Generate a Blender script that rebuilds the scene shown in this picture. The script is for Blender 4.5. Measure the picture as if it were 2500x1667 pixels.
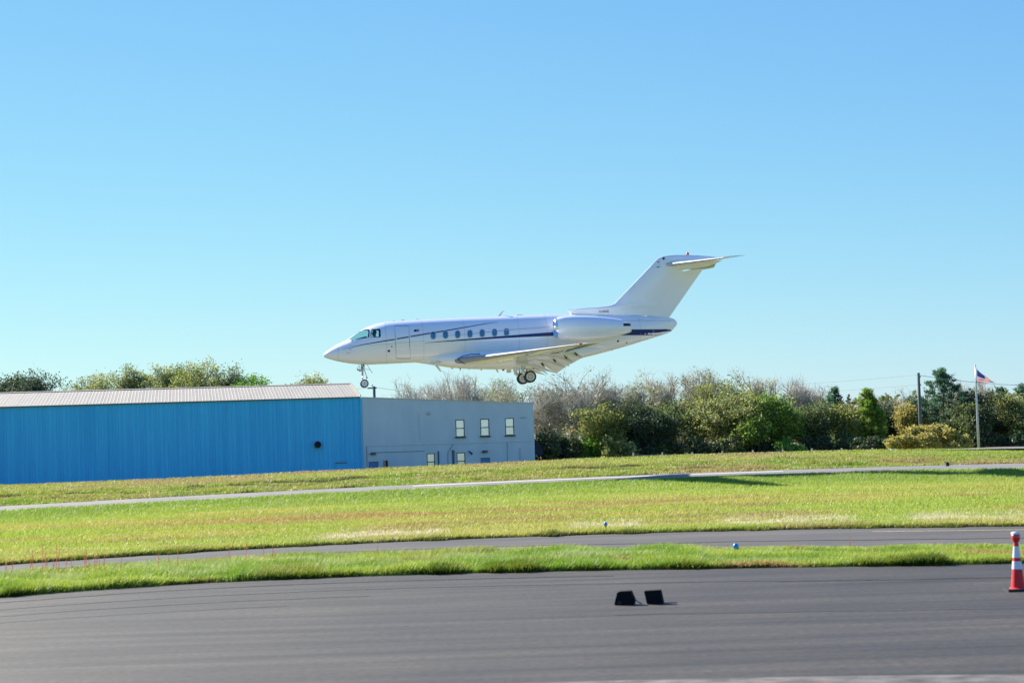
import bpy, bmesh, math, random
import numpy as np
from mathutils import Matrix, Vector

# ------------------------------------------------------------------ scene reset
for o in list(bpy.data.objects):
    bpy.data.objects.remove(o, do_unlink=True)
scene = bpy.context.scene
COL = scene.collection
PI = math.pi

# ------------------------------------------------------------------ camera
CAM_Z = 2.33
FPX = 70.0 / 36.0 * 2500.0              # focal length in pixels of the 2500 px photograph
PITCH = math.atan(222.5 / FPX)
ROLL = math.radians(1.8)
Fv = np.array([0.0, math.cos(PITCH), math.sin(PITCH)])
R0 = np.array([1.0, 0, 0]); U0 = np.array([0, -math.sin(PITCH), math.cos(PITCH)])
Rv = math.cos(ROLL) * R0 - math.sin(ROLL) * U0
Uv = math.sin(ROLL) * R0 + math.cos(ROLL) * U0
CAMP = np.array([0.0, 0.0, CAM_Z])
cd = bpy.data.cameras.new("camera"); cam = bpy.data.objects.new("camera", cd); COL.objects.link(cam)
cd.lens = 70.0; cd.sensor_width = 36.0; cd.clip_start = 0.1; cd.clip_end = 12000
cam.matrix_world = Matrix(((Rv[0], Uv[0], -Fv[0], 0), (Rv[1], Uv[1], -Fv[1], 0), (Rv[2], Uv[2], -Fv[2], CAM_Z), (0, 0, 0, 1)))
cd.dof.use_dof = True; cd.dof.focus_distance = 100.0; cd.dof.aperture_fstop = 2.8
scene.camera = cam

# ------------------------------------------------------------------ light: sky, sun, exposure
SUN_TRAVEL = Vector((1.15, -1.12, -1.0)).normalized()
SUN_EL = math.asin(-SUN_TRAVEL.z)
world = bpy.data.worlds.new("World"); scene.world = world; world.use_nodes = True
wn = world.node_tree.nodes; wl = world.node_tree.links
wn.clear()
sky = wn.new("ShaderNodeTexSky"); sky.sky_type = 'NISHITA'; sky.sun_disc = False
sky.sun_elevation = SUN_EL
sky.sun_rotation = math.atan2(-SUN_TRAVEL.x, -SUN_TRAVEL.y)
sky.altitude = 0; sky.air_density = 1.0; sky.dust_density = 0.0; sky.ozone_density = 3.0
bgn = wn.new("ShaderNodeBackground"); bgn.inputs[1].default_value = 0.083
won = wn.new("ShaderNodeOutputWorld")
# film response of the photograph: the sky holds its blue down to the horizon
sep = wn.new("ShaderNodeSeparateColor"); cmb = wn.new("ShaderNodeCombineColor"); wl.new(sky.outputs[0], sep.inputs[0])
for i, (k_, e_) in enumerate(((0.449, 0.90), (0.890, 0.73), (2.80, 0.25))):
    pw_ = wn.new("ShaderNodeMath"); pw_.operation = 'POWER'; pw_.inputs[1].default_value = e_
    ml_ = wn.new("ShaderNodeMath"); ml_.operation = 'MULTIPLY'; ml_.inputs[1].default_value = k_
    wl.new(sep.outputs[i], pw_.inputs[0]); wl.new(pw_.outputs[0], ml_.inputs[0]); wl.new(ml_.outputs[0], cmb.inputs[i])
wl.new(cmb.outputs[0], bgn.inputs[0]); wl.new(bgn.outputs[0], won.inputs[0])
sd = bpy.data.lights.new("sun", 'SUN'); sun = bpy.data.objects.new("sun", sd); COL.objects.link(sun)
sd.energy = 5.0; sd.angle = math.radians(0.53); sd.color = (1.0, 0.93, 0.80)
sun.rotation_euler = SUN_TRAVEL.to_track_quat('-Z', 'Y').to_euler()
sun.location = (-60, 30, 60)
vs = scene.view_settings
vs.view_transform = 'Standard'; vs.look = 'None'; vs.exposure = 1.3; vs.gamma = 1.0
vs.use_curve_mapping = False

# ------------------------------------------------------------------ helpers
def W(px, py, D):
    """photo pixel -> world point on the vertical plane Y = D"""
    d = Fv + (px - 1250.0) / FPX * Rv - (py - 833.5) / FPX * Uv
    return CAMP + d * (D / d[1])

def Wz(px, py, z):
    """photo pixel -> world point at height z"""
    d = Fv + (px - 1250.0) / FPX * Rv - (py - 833.5) / FPX * Uv
    return CAMP + d * ((z - CAM_Z) / d[2])

def tag(o, label=None, cat=None, group=None, kind=None):
    if label: o["label"] = label
    if cat: o["category"] = cat
    if group: o["group"] = group
    if kind: o["kind"] = kind
    return o

def empty(name, loc=(0, 0, 0), rot=None):
    o = bpy.data.objects.new(name, None); COL.objects.link(o)
    o.empty_display_size = 0.3
    o.location = loc
    if rot is not None: o.rotation_euler = rot
    return o

def link(name, me, parent=None):
    o = bpy.data.objects.new(name, me); COL.objects.link(o)
    if parent is not None: o.parent = parent
    return o

def meshobj(name, verts, faces, mat, parent=None, smooth=False, mats=None, midx=None):
    me = bpy.data.meshes.new(name)
    me.from_pydata([tuple(float(c) for c in v) for v in verts], [], [tuple(f) for f in faces])
    for m in (mats if mats else [mat]): me.materials.append(m)
    if midx is not None: me.polygons.foreach_set("material_index", midx)
    if smooth: me.polygons.foreach_set("use_smooth", [True] * len(me.polygons))
    me.update()
    return link(name, me, parent)

class MB:
    def __init__(self): self.v = []; self.f = []
    def add(self, vs, fs):
        b = len(self.v); self.v += [tuple(v) for v in vs]; self.f += [tuple(i + b for i in f) for f in fs]; return self
    def box(self, c, s, rot=None):
        hx, hy, hz = s[0] / 2, s[1] / 2, s[2] / 2
        p = [Vector((x, y, z)) for z in (-hz, hz) for y in (-hy, hy) for x in (-hx, hx)]
        if rot is not None: p = [rot @ q for q in p]
        p = [(q.x + c[0], q.y + c[1], q.z + c[2]) for q in p]
        return self.add(p, [(0, 2, 3, 1), (4, 5, 7, 6), (0, 1, 5, 4), (2, 6, 7, 3), (0, 4, 6, 2), (1, 3, 7, 5)])
    def tube(self, pts, rads, n=8, cap=True):
        pts = [Vector(p) for p in pts]
        if not hasattr(rads, '__len__'): rads = [rads] * len(pts)
        rings = []; base = len(self.v); vs = []; fs = []
        for i, p in enumerate(pts):
            d = (pts[min(i + 1, len(pts) - 1)] - pts[max(i - 1, 0)]).normalized()
            a = d.orthogonal().normalized() if i == 0 else (prev - d * prev.dot(d)).normalized()
            prev = a; b = d.cross(a)
            for k in range(n):
                t = 2 * PI * k / n
                vs.append(p + (a * math.cos(t) + b * math.sin(t)) * rads[i])
        for i in range(len(pts) - 1):
            for k in range(n):
                fs.append((i * n + k, i * n + (k + 1) % n, (i + 1) * n + (k + 1) % n, (i + 1) * n + k))
        if cap:
            fs.append(tuple(range(n - 1, -1, -1))); fs.append(tuple(range((len(pts) - 1) * n, len(pts) * n)))
        return self.add(vs, fs)
    def lathe(self, prof, axis_o, axis_d, n=24):
        """prof: list of (along, radius)"""
        o = Vector(axis_o); d = Vector(axis_d).normalized(); a = d.orthogonal().normalized(); b = d.cross(a)
        vs = []; fs = []
        for (s, r) in prof:
            for k in range(n):
                t = 2 * PI * k / n
                vs.append(o + d * s + (a * math.cos(t) + b * math.sin(t)) * r)
        for i in range(len(prof) - 1):
            for k in range(n):
                fs.append((i * n + k, i * n + (k + 1) % n, (i + 1) * n + (k + 1) % n, (i + 1) * n + k))
        return self.add(vs, fs)
    def prism(self, poly, extr):
        """poly: planar list of 3D points, extr: vector"""
        n = len(poly); e = Vector(extr)
        vs = [Vector(p) for p in poly] + [Vector(p) + e for p in poly]
        fs = [tuple(range(n - 1, -1, -1)), tuple(range(n, 2 * n))] + [(i, (i + 1) % n, n + (i + 1) % n, n + i) for i in range(n)]
        return self.add(vs, fs)
    def build(self, name, mat, parent=None, smooth=False):
        return meshobj(name, self.v, self.f, mat, parent, smooth)

def fixnormals(o):
    bm = bmesh.new(); bm.from_mesh(o.data)
    bmesh.ops.recalc_face_normals(bm, faces=bm.faces)
    bm.to_mesh(o.data); bm.free(); return o

def autosmooth(o, ang=35):
    me = o.data
    me.polygons.foreach_set("use_smooth", [True] * len(me.polygons))
    try: me.set_sharp_from_angle(angle=math.radians(ang))
    except Exception: pass
    return o

# value noise in numpy
_nr = np.random.default_rng(7)
_LAT = _nr.random((256, 256))
def vnoise(x, y):
    x = np.asarray(x, float); y = np.asarray(y, float)
    xi = np.floor(x).astype(int); yi = np.floor(y).astype(int)
    fx = x - xi; fy = y - yi
    fx = fx * fx * (3 - 2 * fx); fy = fy * fy * (3 - 2 * fy)
    g = lambda a, b: _LAT[a & 255, b & 255]
    return (g(xi, yi) * (1 - fx) + g(xi + 1, yi) * fx) * (1 - fy) + (g(xi, yi + 1) * (1 - fx) + g(xi + 1, yi + 1) * fx) * fy
def fbm(x, y, o=3):
    s = 0; a = 1.0; t = 0
    for k in range(o):
        s = s + a * vnoise(np.asarray(x) * 2 ** k + 17.3 * k, np.asarray(y) * 2 ** k + 5.1 * k); t += a; a *= 0.5
    return s / t

# ------------------------------------------------------------------ materials
def newmat(name):
    m = bpy.data.materials.new(name); m.use_nodes = True
    nt = m.node_tree; return m, nt, nt.nodes["Principled BSDF"]

def pm(name, c1, c2=None, rough=0.6, metal=0.0, scale=4.0, coat=0.0, bump=0.0, stretch=(1, 1, 1), spec=0.5, detail=4.0, world=False):
    """procedural paint: noise between two colours, optional bump"""
    m, nt, b = newmat(name)
    if c2 is None: c2 = tuple(max(0, c * 0.88) for c in c1)
    tc = nt.nodes.new("ShaderNodeTexCoord"); mp = nt.nodes.new("ShaderNodeMapping"); mp.inputs['Scale'].default_value = stretch
    nz = nt.nodes.new("ShaderNodeTexNoise"); nz.inputs['Scale'].default_value = scale; nz.inputs['Detail'].default_value = detail
    rp = nt.nodes.new("ShaderNodeValToRGB")
    rp.color_ramp.elements[0].position = 0.3; rp.color_ramp.elements[1].position = 0.7
    rp.color_ramp.elements[0].color = (*c1, 1); rp.color_ramp.elements[1].color = (*c2, 1)
    L = nt.links.new
    gm = nt.nodes.new("ShaderNodeNewGeometry")
    L(gm.outputs['Position'] if world else tc.outputs['Object'], mp.inputs[0]); L(mp.outputs[0], nz.inputs['Vector']); L(nz.outputs['Fac'], rp.inputs[0]); L(rp.outputs[0], b.inputs['Base Color'])
    b.inputs['Roughness'].default_value = rough; b.inputs['Metallic'].default_value = metal
    b.inputs['Coat Weight'].default_value = coat; b.inputs['Coat Roughness'].default_value = 0.04
    b.inputs['Specular IOR Level'].default_value = spec
    if bump > 0:
        bp = nt.nodes.new("ShaderNodeBump"); bp.inputs['Strength'].default_value = bump; bp.inputs['Distance'].default_value = 0.02
        L(nz.outputs['Fac'], bp.inputs['Height']); L(bp.outputs[0], b.inputs['Normal'])
    return m

def vcol_foliage(name, transl=0.35, rough=0.6, spec=0.2):
    m, nt, b = newmat(name)
    at = nt.nodes.new("ShaderNodeAttribute"); at.attribute_name = "col"
    tr = nt.nodes.new("ShaderNodeBsdfTranslucent"); mx = nt.nodes.new("ShaderNodeMixShader"); mx.inputs[0].default_value = transl
    L = nt.links.new; out = nt.nodes["Material Output"]
    L(at.outputs['Color'], b.inputs['Base Color']); L(at.outputs['Color'], tr.inputs['Color'])
    b.inputs['Roughness'].default_value = rough; b.inputs['Specular IOR Level'].default_value = spec
    L(b.outputs[0], mx.inputs[1]); L(tr.outputs[0], mx.inputs[2]); L(mx.outputs[0], out.inputs['Surface'])
    return m

def asphalt(name, c1, c2, streak, speck, rot=0.0, seamcol=0.6, seam_scale=0.0, rough=0.82):
    m, nt, b = newmat(name)
    N = nt.nodes.new; L = nt.links.new
    tc = N("ShaderNodeTexCoord")
    mp = N("ShaderNodeMapping"); mp.inputs['Scale'].default_value = streak; mp.inputs['Rotation'].default_value = (0, 0, rot)
    n1 = N("ShaderNodeTexNoise"); n1.inputs['Scale'].default_value = 1.0; n1.inputs['Detail'].default_value = 5.0
    n2 = N("ShaderNodeTexNoise"); n2.inputs['Scale'].default_value = speck; n2.inputs['Detail'].default_value = 3.0
    n3 = N("ShaderNodeTexNoise"); n3.inputs['Scale'].default_value = 0.45; n3.inputs['Detail'].default_value = 6.0
    r1 = N("ShaderNodeValToRGB"); r1.color_ramp.elements[0].position = 0.32; r1.color_ramp.elements[1].position = 0.68
    r1.color_ramp.elements[0].color = (*c1, 1); r1.color_ramp.elements[1].color = (*c2, 1)
    r2 = N("ShaderNodeValToRGB"); r2.color_ramp.elements[0].position = 0.25; r2.color_ramp.elements[1].position = 0.8
    r2.color_ramp.elements[0].color = (0.62, 0.62, 0.64, 1); r2.color_ramp.elements[1].color = (1.40, 1.38, 1.33, 1)
    r3 = N("ShaderNodeValToRGB"); r3.color_ramp.elements[0].position = 0.3; r3.color_ramp.elements[1].position = 0.7
    r3.color_ramp.elements[0].color = (0.80, 0.82, 0.88, 1); r3.color_ramp.elements[1].color = (1.22, 1.16, 1.08, 1)
    mpb = N("ShaderNodeMapping"); mpb.inputs['Scale'].default_value = (streak[0] * 3.0, streak[1] * 4.5, 1); mpb.inputs['Rotation'].default_value = (0, 0, rot + 0.02)
    n4 = N("ShaderNodeTexNoise"); n4.inputs['Scale'].default_value = 1.0; n4.inputs['Detail'].default_value = 6.0; n4.inputs['Roughness'].default_value = 0.65
    r4 = N("ShaderNodeValToRGB"); r4.color_ramp.elements[0].position = 0.35; r4.color_ramp.elements[1].position = 0.66
    r4.color_ramp.elements[0].color = (0.86, 0.88, 0.93, 1); r4.color_ramp.elements[1].color = (1.16, 1.12, 1.06, 1)
    m3 = N("ShaderNodeMix"); m3.data_type = 'RGBA'; m3.blend_type = 'MULTIPLY'; m3.inputs[0].default_value = 1.0
    L(tc.outputs['Object'], mpb.inputs[0]); L(mpb.outputs[0], n4.inputs['Vector']); L(n4.outputs['Fac'], r4.inputs[0])
    m1 = N("ShaderNodeMix"); m1.data_type = 'RGBA'; m1.blend_type = 'MULTIPLY'; m1.inputs[0].default_value = 1.0
    m2 = N("ShaderNodeMix"); m2.data_type = 'RGBA'; m2.blend_type = 'MULTIPLY'; m2.inputs[0].default_value = 1.0
    L(tc.outputs['Object'], mp.inputs[0]); L(mp.outputs[0], n1.inputs['Vector'])
    L(tc.outputs['Object'], n2.inputs['Vector']); L(tc.outputs['Object'], n3.inputs['Vector'])
    L(n1.outputs['Fac'], r1.inputs[0]); L(n2.outputs['Fac'], r2.inputs[0]); L(n3.outputs['Fac'], r3.inputs[0])
    L(r1.outputs[0], m1.inputs[6]); L(r2.outputs[0], m1.inputs[7]); L(m1.outputs[2], m2.inputs[6]); L(r3.outputs[0], m2.inputs[7])
    L(m2.outputs[2], m3.inputs[6]); L(r4.outputs[0], m3.inputs[7]); L(m3.outputs[2], b.inputs['Base Color'])
    b.inputs['Roughness'].default_value = rough; b.inputs['Specular IOR Level'].default_value = 0.3
    bp = N("ShaderNodeBump"); bp.inputs['Strength'].default_value = 0.35; bp.inputs['Distance'].default_value = 0.01
    L(n2.outputs['Fac'], bp.inputs['Height']); L(bp.outputs[0], b.inputs['Normal'])
    return m

M = {}
M['tarmac'] = asphalt('tarmac_asphalt', (0.027, 0.026, 0.027), (0.062, 0.057, 0.051), (0.12, 2.0, 1), 11.0, rough=0.72)
M['taxi'] = asphalt('taxiway_asphalt', (0.066, 0.064, 0.063), (0.095, 0.090, 0.085), (0.05, 0.9, 1), 40.0)
M['runway'] = asphalt('runway_asphalt', (0.165, 0.160, 0.158), (0.21, 0.202, 0.197), (0.04, 0.5, 1), 30.0, rot=-0.16)
M['concrete'] = asphalt('rough_concrete', (0.06, 0.057, 0.054), (0.19, 0.18, 0.165), (3.0, 5.0, 1), 50.0)
M['paint'] = pm('marking_paint', (0.78, 0.77, 0.72), (0.6, 0.6, 0.56), 0.7, scale=9)
M['paint_y'] = pm('yellow_marking_paint', (0.62, 0.50, 0.22), (0.45, 0.38, 0.2), 0.7, scale=9)
M['soil'] = pm('grassy_soil', (0.16, 0.20, 0.04), (0.20, 0.18, 0.06), 0.95, scale=1.2, bump=0.6, detail=8)
M['seam'] = pm('asphalt_seam', (0.022, 0.021, 0.021), (0.045, 0.042, 0.04), 0.85, scale=3)
M['grass'] = vcol_foliage('grass_blades', 0.4, 0.5, 0.25)
M['leaf'] = vcol_foliage('leaf_foliage', 0.42, 0.55, 0.25)
M['bark'] = pm('bark', (0.20, 0.17, 0.145), (0.10, 0.085, 0.07), 0.9, scale=3, bump=0.5, stretch=(2, 2, 0.5))
M['bark_pale'] = pm('pale_bark', (0.62, 0.575, 0.48), (0.42, 0.385, 0.32), 0.9, scale=3, bump=0.5, stretch=(2, 2, 0.5))

M['white'] = pm('aircraft_white_paint', (0.87, 0.885, 0.885), (0.84, 0.855, 0.855), 0.25, scale=0.6, coat=1.0)
M['white_flat'] = pm('aircraft_white_satin', (0.82, 0.82, 0.80), (0.77, 0.77, 0.75), 0.4, scale=3)
M['blue_paint'] = pm('navy_stripe_paint', (0.004, 0.034, 0.155), (0.003, 0.028, 0.135), 0.4, scale=2, spec=0.3)
M['skin_grey'] = pm('grey_skin_tone', (0.45, 0.48, 0.52), (0.42, 0.45, 0.49), 0.35, scale=2)
M['seam_line'] = pm('panel_seam', (0.34, 0.37, 0.42), (0.28, 0.31, 0.36), 0.5, scale=5)
M['seam_soft'] = pm('soft_panel_seam', (0.52, 0.54, 0.57), (0.46, 0.48, 0.51), 0.5, scale=5)
M['dark'] = pm('dark_rubber', (0.014, 0.014, 0.016), (0.024, 0.024, 0.026), 0.7, scale=8)
M['tyre'] = pm('tyre_rubber', (0.022, 0.023, 0.026), (0.035, 0.036, 0.04), 0.75, scale=6)
M['rim'] = pm('wheel_rim', (0.84, 0.84, 0.84), (0.76, 0.76, 0.76), 0.4, scale=6)
M['chrome'] = pm('polished_metal', (0.80, 0.80, 0.80), (0.74, 0.74, 0.74), 0.16, 1.0, scale=2)
M['edge_metal'] = pm('leading_edge_metal', (0.34, 0.34, 0.34), (0.29, 0.29, 0.29), 0.5, 0.0, scale=3)
M['metal'] = pm('brushed_metal', (0.55, 0.56, 0.58), (0.42, 0.43, 0.45), 0.32, 0.8, scale=8)
M['strut'] = pm('strut_paint', (0.55, 0.57, 0.59), (0.42, 0.44, 0.46), 0.4, 0.2, scale=10)
M['window_blue'] = pm('tinted_window', (0.02, 0.13, 0.27), (0.03, 0.17, 0.33), 0.08, scale=1.2, coat=1.0, spec=0.8)
M['frame_dark'] = pm('window_seal', (0.012, 0.025, 0.06), (0.02, 0.035, 0.075), 0.4, scale=6)
M['red'] = pm('red_lens', (0.75, 0.03, 0.03), (0.6, 0.02, 0.02), 0.25, scale=5, coat=0.5)
M['navy_cloth'] = pm('dark_cloth', (0.012, 0.018, 0.035), (0.02, 0.028, 0.05), 0.85, scale=20)
M['skin'] = pm('skin', (0.30, 0.17, 0.11), (0.26, 0.14, 0.09), 0.55, scale=14)
M['flag_red'] = pm('flag_red_cloth', (0.42, 0.006, 0.018), (0.36, 0.005, 0.015), 0.8, scale=9)
M['flag_white'] = pm('flag_white_cloth', (0.55, 0.53, 0.55), (0.5, 0.48, 0.5), 0.8, scale=9)
M['flag_blue'] = pm('flag_blue_cloth', (0.02, 0.03, 0.17), (0.015, 0.025, 0.13), 0.8, scale=9)

def translucent(m, fac=0.45):
    nt = m.node_tree; b = nt.nodes["Principled BSDF"]; src = b.inputs['Base Color'].links[0].from_socket
    tr = nt.nodes.new("ShaderNodeBsdfTranslucent"); mx = nt.nodes.new("ShaderNodeMixShader"); mx.inputs[0].default_value = fac
    nt.links.new(src, tr.inputs['Color']); nt.links.new(b.outputs[0], mx.inputs[1]); nt.links.new(tr.outputs[0], mx.inputs[2]); nt.links.new(mx.outputs[0], nt.nodes["Material Output"].inputs['Surface'])
for k_ in ('flag_red', 'flag_white', 'flag_blue'): translucent(M[k_])

def glass_mat():
    m, nt, b = newmat('cockpit_glass')
    tr = nt.nodes.new("ShaderNodeBsdfTransparent"); gl = nt.nodes.new("ShaderNodeBsdfGlossy"); mx = nt.nodes.new("ShaderNodeMixShader")
    nz = nt.nodes.new("ShaderNodeTexNoise"); nz.inputs['Scale'].default_value = 2.0
    rp = nt.nodes.new("ShaderNodeValToRGB"); rp.color_ramp.elements[0].color = (0.62, 0.82, 0.82, 1); rp.color_ramp.elements[1].color = (0.68, 0.86, 0.86, 1)
    gl.inputs['Roughness'].default_value = 0.03; mx.inputs[0].default_value = 0.10
    L = nt.links.new
    L(nz.outputs['Fac'], rp.inputs[0]); L(rp.outputs[0], tr.inputs['Color'])
    L(tr.outputs[0], mx.inputs[1]); L(gl.outputs[0], mx.inputs[2]); L(mx.outputs[0], nt.nodes["Material Output"].inputs['Surface'])
    return m
M['glass'] = glass_mat()

# ------------------------------------------------------------------ terrain: feature lines
PXC = np.arange(-700, 3201, 12.5)          # columns
NC = len(PXC)
def fit(xs, ys, deg=3):
    c = np.polyfit((np.array(xs) - 1250) / 1250.0, ys, deg)
    def f(p):
        t = (np.asarray(p, float) - 1250) / 1250.0
        tc = np.clip(t, -1.02, 1.02)
        d = np.polyval(np.polyder(c), tc)
        return np.polyval(c, tc) + d * (t - tc)
    return f
cols6 = [0, 425, 850, 1275, 1807, 2500]
f_conc = fit([1200, 1600, 2000, 2300, 2500], [1668, 1655.5, 1649, 1646, 1646], 2)
f_g1lo = fit(cols6, [1458, 1424, 1409, 1396, 1385, 1374])
f_g1hi = fit(cols6, [1395, 1365, 1346, 1336, 1329, 1321])
f_g2lo = fit(cols6, [1379, 1351, 1327, 1310, 1295, 1284])
f_rnear = fit([0, 700, 980, 1500, 1980, 2500], [1248, 1210, 1196, 1174, 1156, 1143])
f_rfar = fit([0, 700, 980, 1500, 1980, 2500], [1235.6, 1197.5, 1184, 1162, 1144, 1130.5])
f_crest = fit([0, 440, 884, 1304, 1600, 2000, 2500], [1183, 1164, 1145, 1122.5, 1111, 1100, 1094])
YAW = math.radians(9.4)
def yawD(px, D0):
    u = (np.asarray(px, float) - 1250) / FPX
    return D0 / (1 - u * math.tan(YAW))
def line_z(f, z):
    return np.array([Wz(p, f(p), z) for p in PXC])
def line_D(f, D0):
    return np.array([W(p, f(p), yawD(p, D0)) for p in PXC])
L_conc = np.array([Wz(p, 1646 + max(0.0, (2350 - p)) ** 1.35 * 0.0016 if p < 2350 else 1646, 0.0) for p in PXC])
L_near = L_conc.copy(); L_near[:, 1] = 6.0; L_near[:, 0] = L_conc[:, 0] * 1.0; L_near[:, 2] = 0.0
L_g1lo = line_z(f_g1lo, 0.0)
L_g1hi = line_z(f_g1hi, 0.13); L_g1hi[:, 2] = 0.0
L_g2lo = line_z(f_g2lo, 0.0)
L_rn = line_D(f_rnear, 88.0)
L_rf = line_D(f_rfar, 101.0)
L_cr = line_D(f_crest, 122.0); L_cr[:, 2] -= 0.10
L_bk = L_cr.copy(); dirc = (L_cr - L_rf); L_bk[:, 1] += 16; L_bk[:, 0] *= (L_bk[:, 1] / L_cr[:, 1]); L_bk[:, 2] = -1.9
L_mid = L_rf * 0.45 + L_cr * 0.55; L_mid[:, 2] = L_rf[:, 2] * 0.42 + L_cr[:, 2] * 0.58

class Strip:
    def __init__(self, A, B, nt, bump=0.0, bscale=1.0, dip=0.0, seed=0):
        self.A, self.B, self.nt, self.bump, self.bs, self.seed = A, B, nt, bump, bscale, seed; self.dip = dip
    def pos(self, c, t):
        """c: fractional column, t: 0..1 across"""
        i = np.clip(np.floor(c).astype(int), 0, NC - 2); f = (c - i)[:, None]
        a = self.A[i] * (1 - f) + self.A[i + 1] * f; b = self.B[i] * (1 - f) + self.B[i + 1] * f
        p = a * (1 - t[:, None]) + b * t[:, None]
        if self.dip: p[:, 2] -= self.dip * np.exp(-((t - 0.78) / 0.15) ** 2) * np.clip((1 - t) * 12, 0, 1)
        if self.bump:
            e = np.clip(np.minimum(t, 1 - t) * 8, 0, 1)
            p[:, 2] += self.bump * e * (fbm(p[:, 0] * self.bs + self.seed, p[:, 1] * self.bs) - 0.5) * 2
        return p
    def mesh(self, name, mat, parent=None):
        ts = np.linspace(0, 1, self.nt + 1); cs = np.arange(NC, dtype=float)
        T, C = np.meshgrid(ts, cs, indexing='ij')
        P = self.pos(C.ravel(), T.ravel())
        fs = [(j * NC + i, j * NC + i + 1, (j + 1) * NC + i + 1, (j + 1) * NC + i) for j in range(self.nt) for i in range(NC - 1)]
        o = meshobj(name, P, fs, mat, parent, True)
        return o
S_conc = Strip(L_near, L_conc, 4); S_tar = Strip(L_conc, L_g1lo, 24)
S_g1 = Strip(L_g1lo, L_g1hi, 12, 0.03, 1.3); S_tax = Strip(L_g1hi, L_g2lo, 8)
S_g2 = Strip(L_g2lo, L_rn, 60, 0.05, 0.25, seed=3, dip=0.30); S_run = Strip(L_rn, L_rf, 8)
S_b1 = Strip(L_rf, L_mid, 16, 0.16, 0.6, seed=11); S_b2 = Strip(L_mid, L_cr, 14, 0.05, 0.3, seed=5)
S_bk = Strip(L_cr, L_bk, 4)
tag(S_conc.mesh('apron_edge', M['concrete']), kind='structure')
tag(S_tar.mesh('tarmac', M['tarmac']), kind='structure')
tag(S_g1.mesh('verge', M['soil']), kind='structure')
tag(S_tax.mesh('taxiway', M['taxi']), kind='structure')
tag(S_g2.mesh('infield', M['soil']), kind='structure')
runway = tag(S_run.mesh('runway', M['runway']), kind='structure')
tag(S_b1.mesh('bank', M['soil']), kind='structure')
tag(S_b2.mesh('bank_top', M['soil']), kind='structure')
tag(S_bk.mesh('bank_back', M['soil']), kind='structure')
# the ground reaching the horizon
meshg = MB(); G = 6000
gx = [-G, -400, -120, 120, 400, G]; gy = [-G, -50, 150, 400, 900, G]
vv = [(x, y, -2.0 if y < 500 else -2.4) for y in gy for x in gx]
ff = [(j * 6 + i, j * 6 + i + 1, (j + 1) * 6 + i + 1, (j + 1) * 6 + i) for j in range(5) for i in range(5)]
tag(meshobj('ground', vv, ff, M['soil']), kind='structure')

def strip_line(S, px0, px1, t0, t1, name, mat, parent=None, dz=0.006, n=60, wob=0.0, seed=0):
    """painted line or seam laid on a strip between fractions t0..t1"""
    ps = np.linspace(px0, px1, n); c = (ps - PXC[0]) / 12.5
    w = wob * (fbm(ps * 0.01 + seed, ps * 0 + seed) - 0.5) * 2 if wob else 0
    a = S.pos(c, np.full(n, t0) + w); b = S.pos(c, np.full(n, t1) + w)
    a[:, 2] += dz; b[:, 2] += dz
    v = list(a) + list(b)
    return meshobj(name, v, [(i, i + 1, n + i + 1, n + i) for i in range(n - 1)], mat, parent)
strip_line(S_run, 1008, 1912, 0.66, 0.74, 'centreline_dash', M['paint'], runway, n=40)
strip_line(S_run, -600, 3100, 0.03, 0.075, 'edge_line', M['paint'], runway, n=200)
taxiway_o = bpy.data.objects['taxiway']; tarmac_o = bpy.data.objects['tarmac']
strip_line(S_tax, 2130, 3100, 0.80, 0.815, 'edge_line', M['paint_y'], taxiway_o, n=80)
strip_line(S_tax, -600, 3100, 0.42, 0.44, 'paving_seam', M['seam'], taxiway_o, n=200, wob=0.03)
for k, (t, p0, p1, wdt) in enumerate([(0.905, -500, 1500, 0.006), (0.80, -500, 2900, 0.0045), (0.71, -500, 900, 0.004), (0.79, 1900, 3000, 0.005), (0.63, -500, 700, 0.003), (0.45, 1500, 3000, 0.003)]):
    strip_line(S_tar, p0, p1, t, t + wdt, 'paving_seam', M['seam'], tarmac_o, n=160, wob=0.004, seed=k)

# ------------------------------------------------------------------ buildings
M['blue_steel'] = pm('blue_corrugated_steel', (0.018, 0.44, 0.78), (0.046, 0.54, 0.87), 0.42, scale=1.3, stretch=(1, 1, 0.07), detail=7.0, world=True)
M['roof_steel'] = pm('galvanised_roof_steel', (0.325, 0.295, 0.24), (0.285, 0.26, 0.215), 0.6, 0.0, scale=1.0, stretch=(1, 0.15, 1), detail=7.0, world=True)
M['grey_wall'] = pm('grey_painted_wall', (0.55, 0.65, 0.69), (0.475, 0.575, 0.62), 0.75, scale=0.8, bump=0.1, stretch=(1, 1, 0.35), detail=8.0)
M['trim'] = pm('pale_trim', (0.55, 0.56, 0.57), (0.48, 0.49, 0.5), 0.5, scale=3)
M['gutter'] = pm('dark_gutter', (0.10, 0.12, 0.14), (0.07, 0.085, 0.1), 0.5, scale=3)
M['door_blue'] = pm('blue_door_paint', (0.03, 0.20, 0.45), (0.026, 0.18, 0.41), 0.4, scale=2)
M['pane'] = pm('blind_behind_glass', (0.93, 0.95, 0.93), (0.84, 0.88, 0.87), 0.12, metal=0.35, scale=1.6, coat=1.0, spec=0.8)
M['teal_frame'] = pm('dark_teal_frame', (0.015, 0.06, 0.075), (0.02, 0.075, 0.09), 0.5, scale=6)
M['fixture'] = pm('dark_fixture', (0.02, 0.03, 0.04), (0.03, 0.04, 0.05), 0.5, scale=8)
M['pipe_blue'] = pm('blue_grey_pipe', (0.24, 0.32, 0.40), (0.20, 0.28, 0.35), 0.5, scale=4)
M['tan'] = pm('tan_panel', (0.38, 0.24, 0.16), (0.32, 0.2, 0.13), 0.7, scale=4)
FL = -1.92                                   # floor level behind the bank
B0 = W(885, 1145, 170.0); B0[2] = 0
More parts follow.
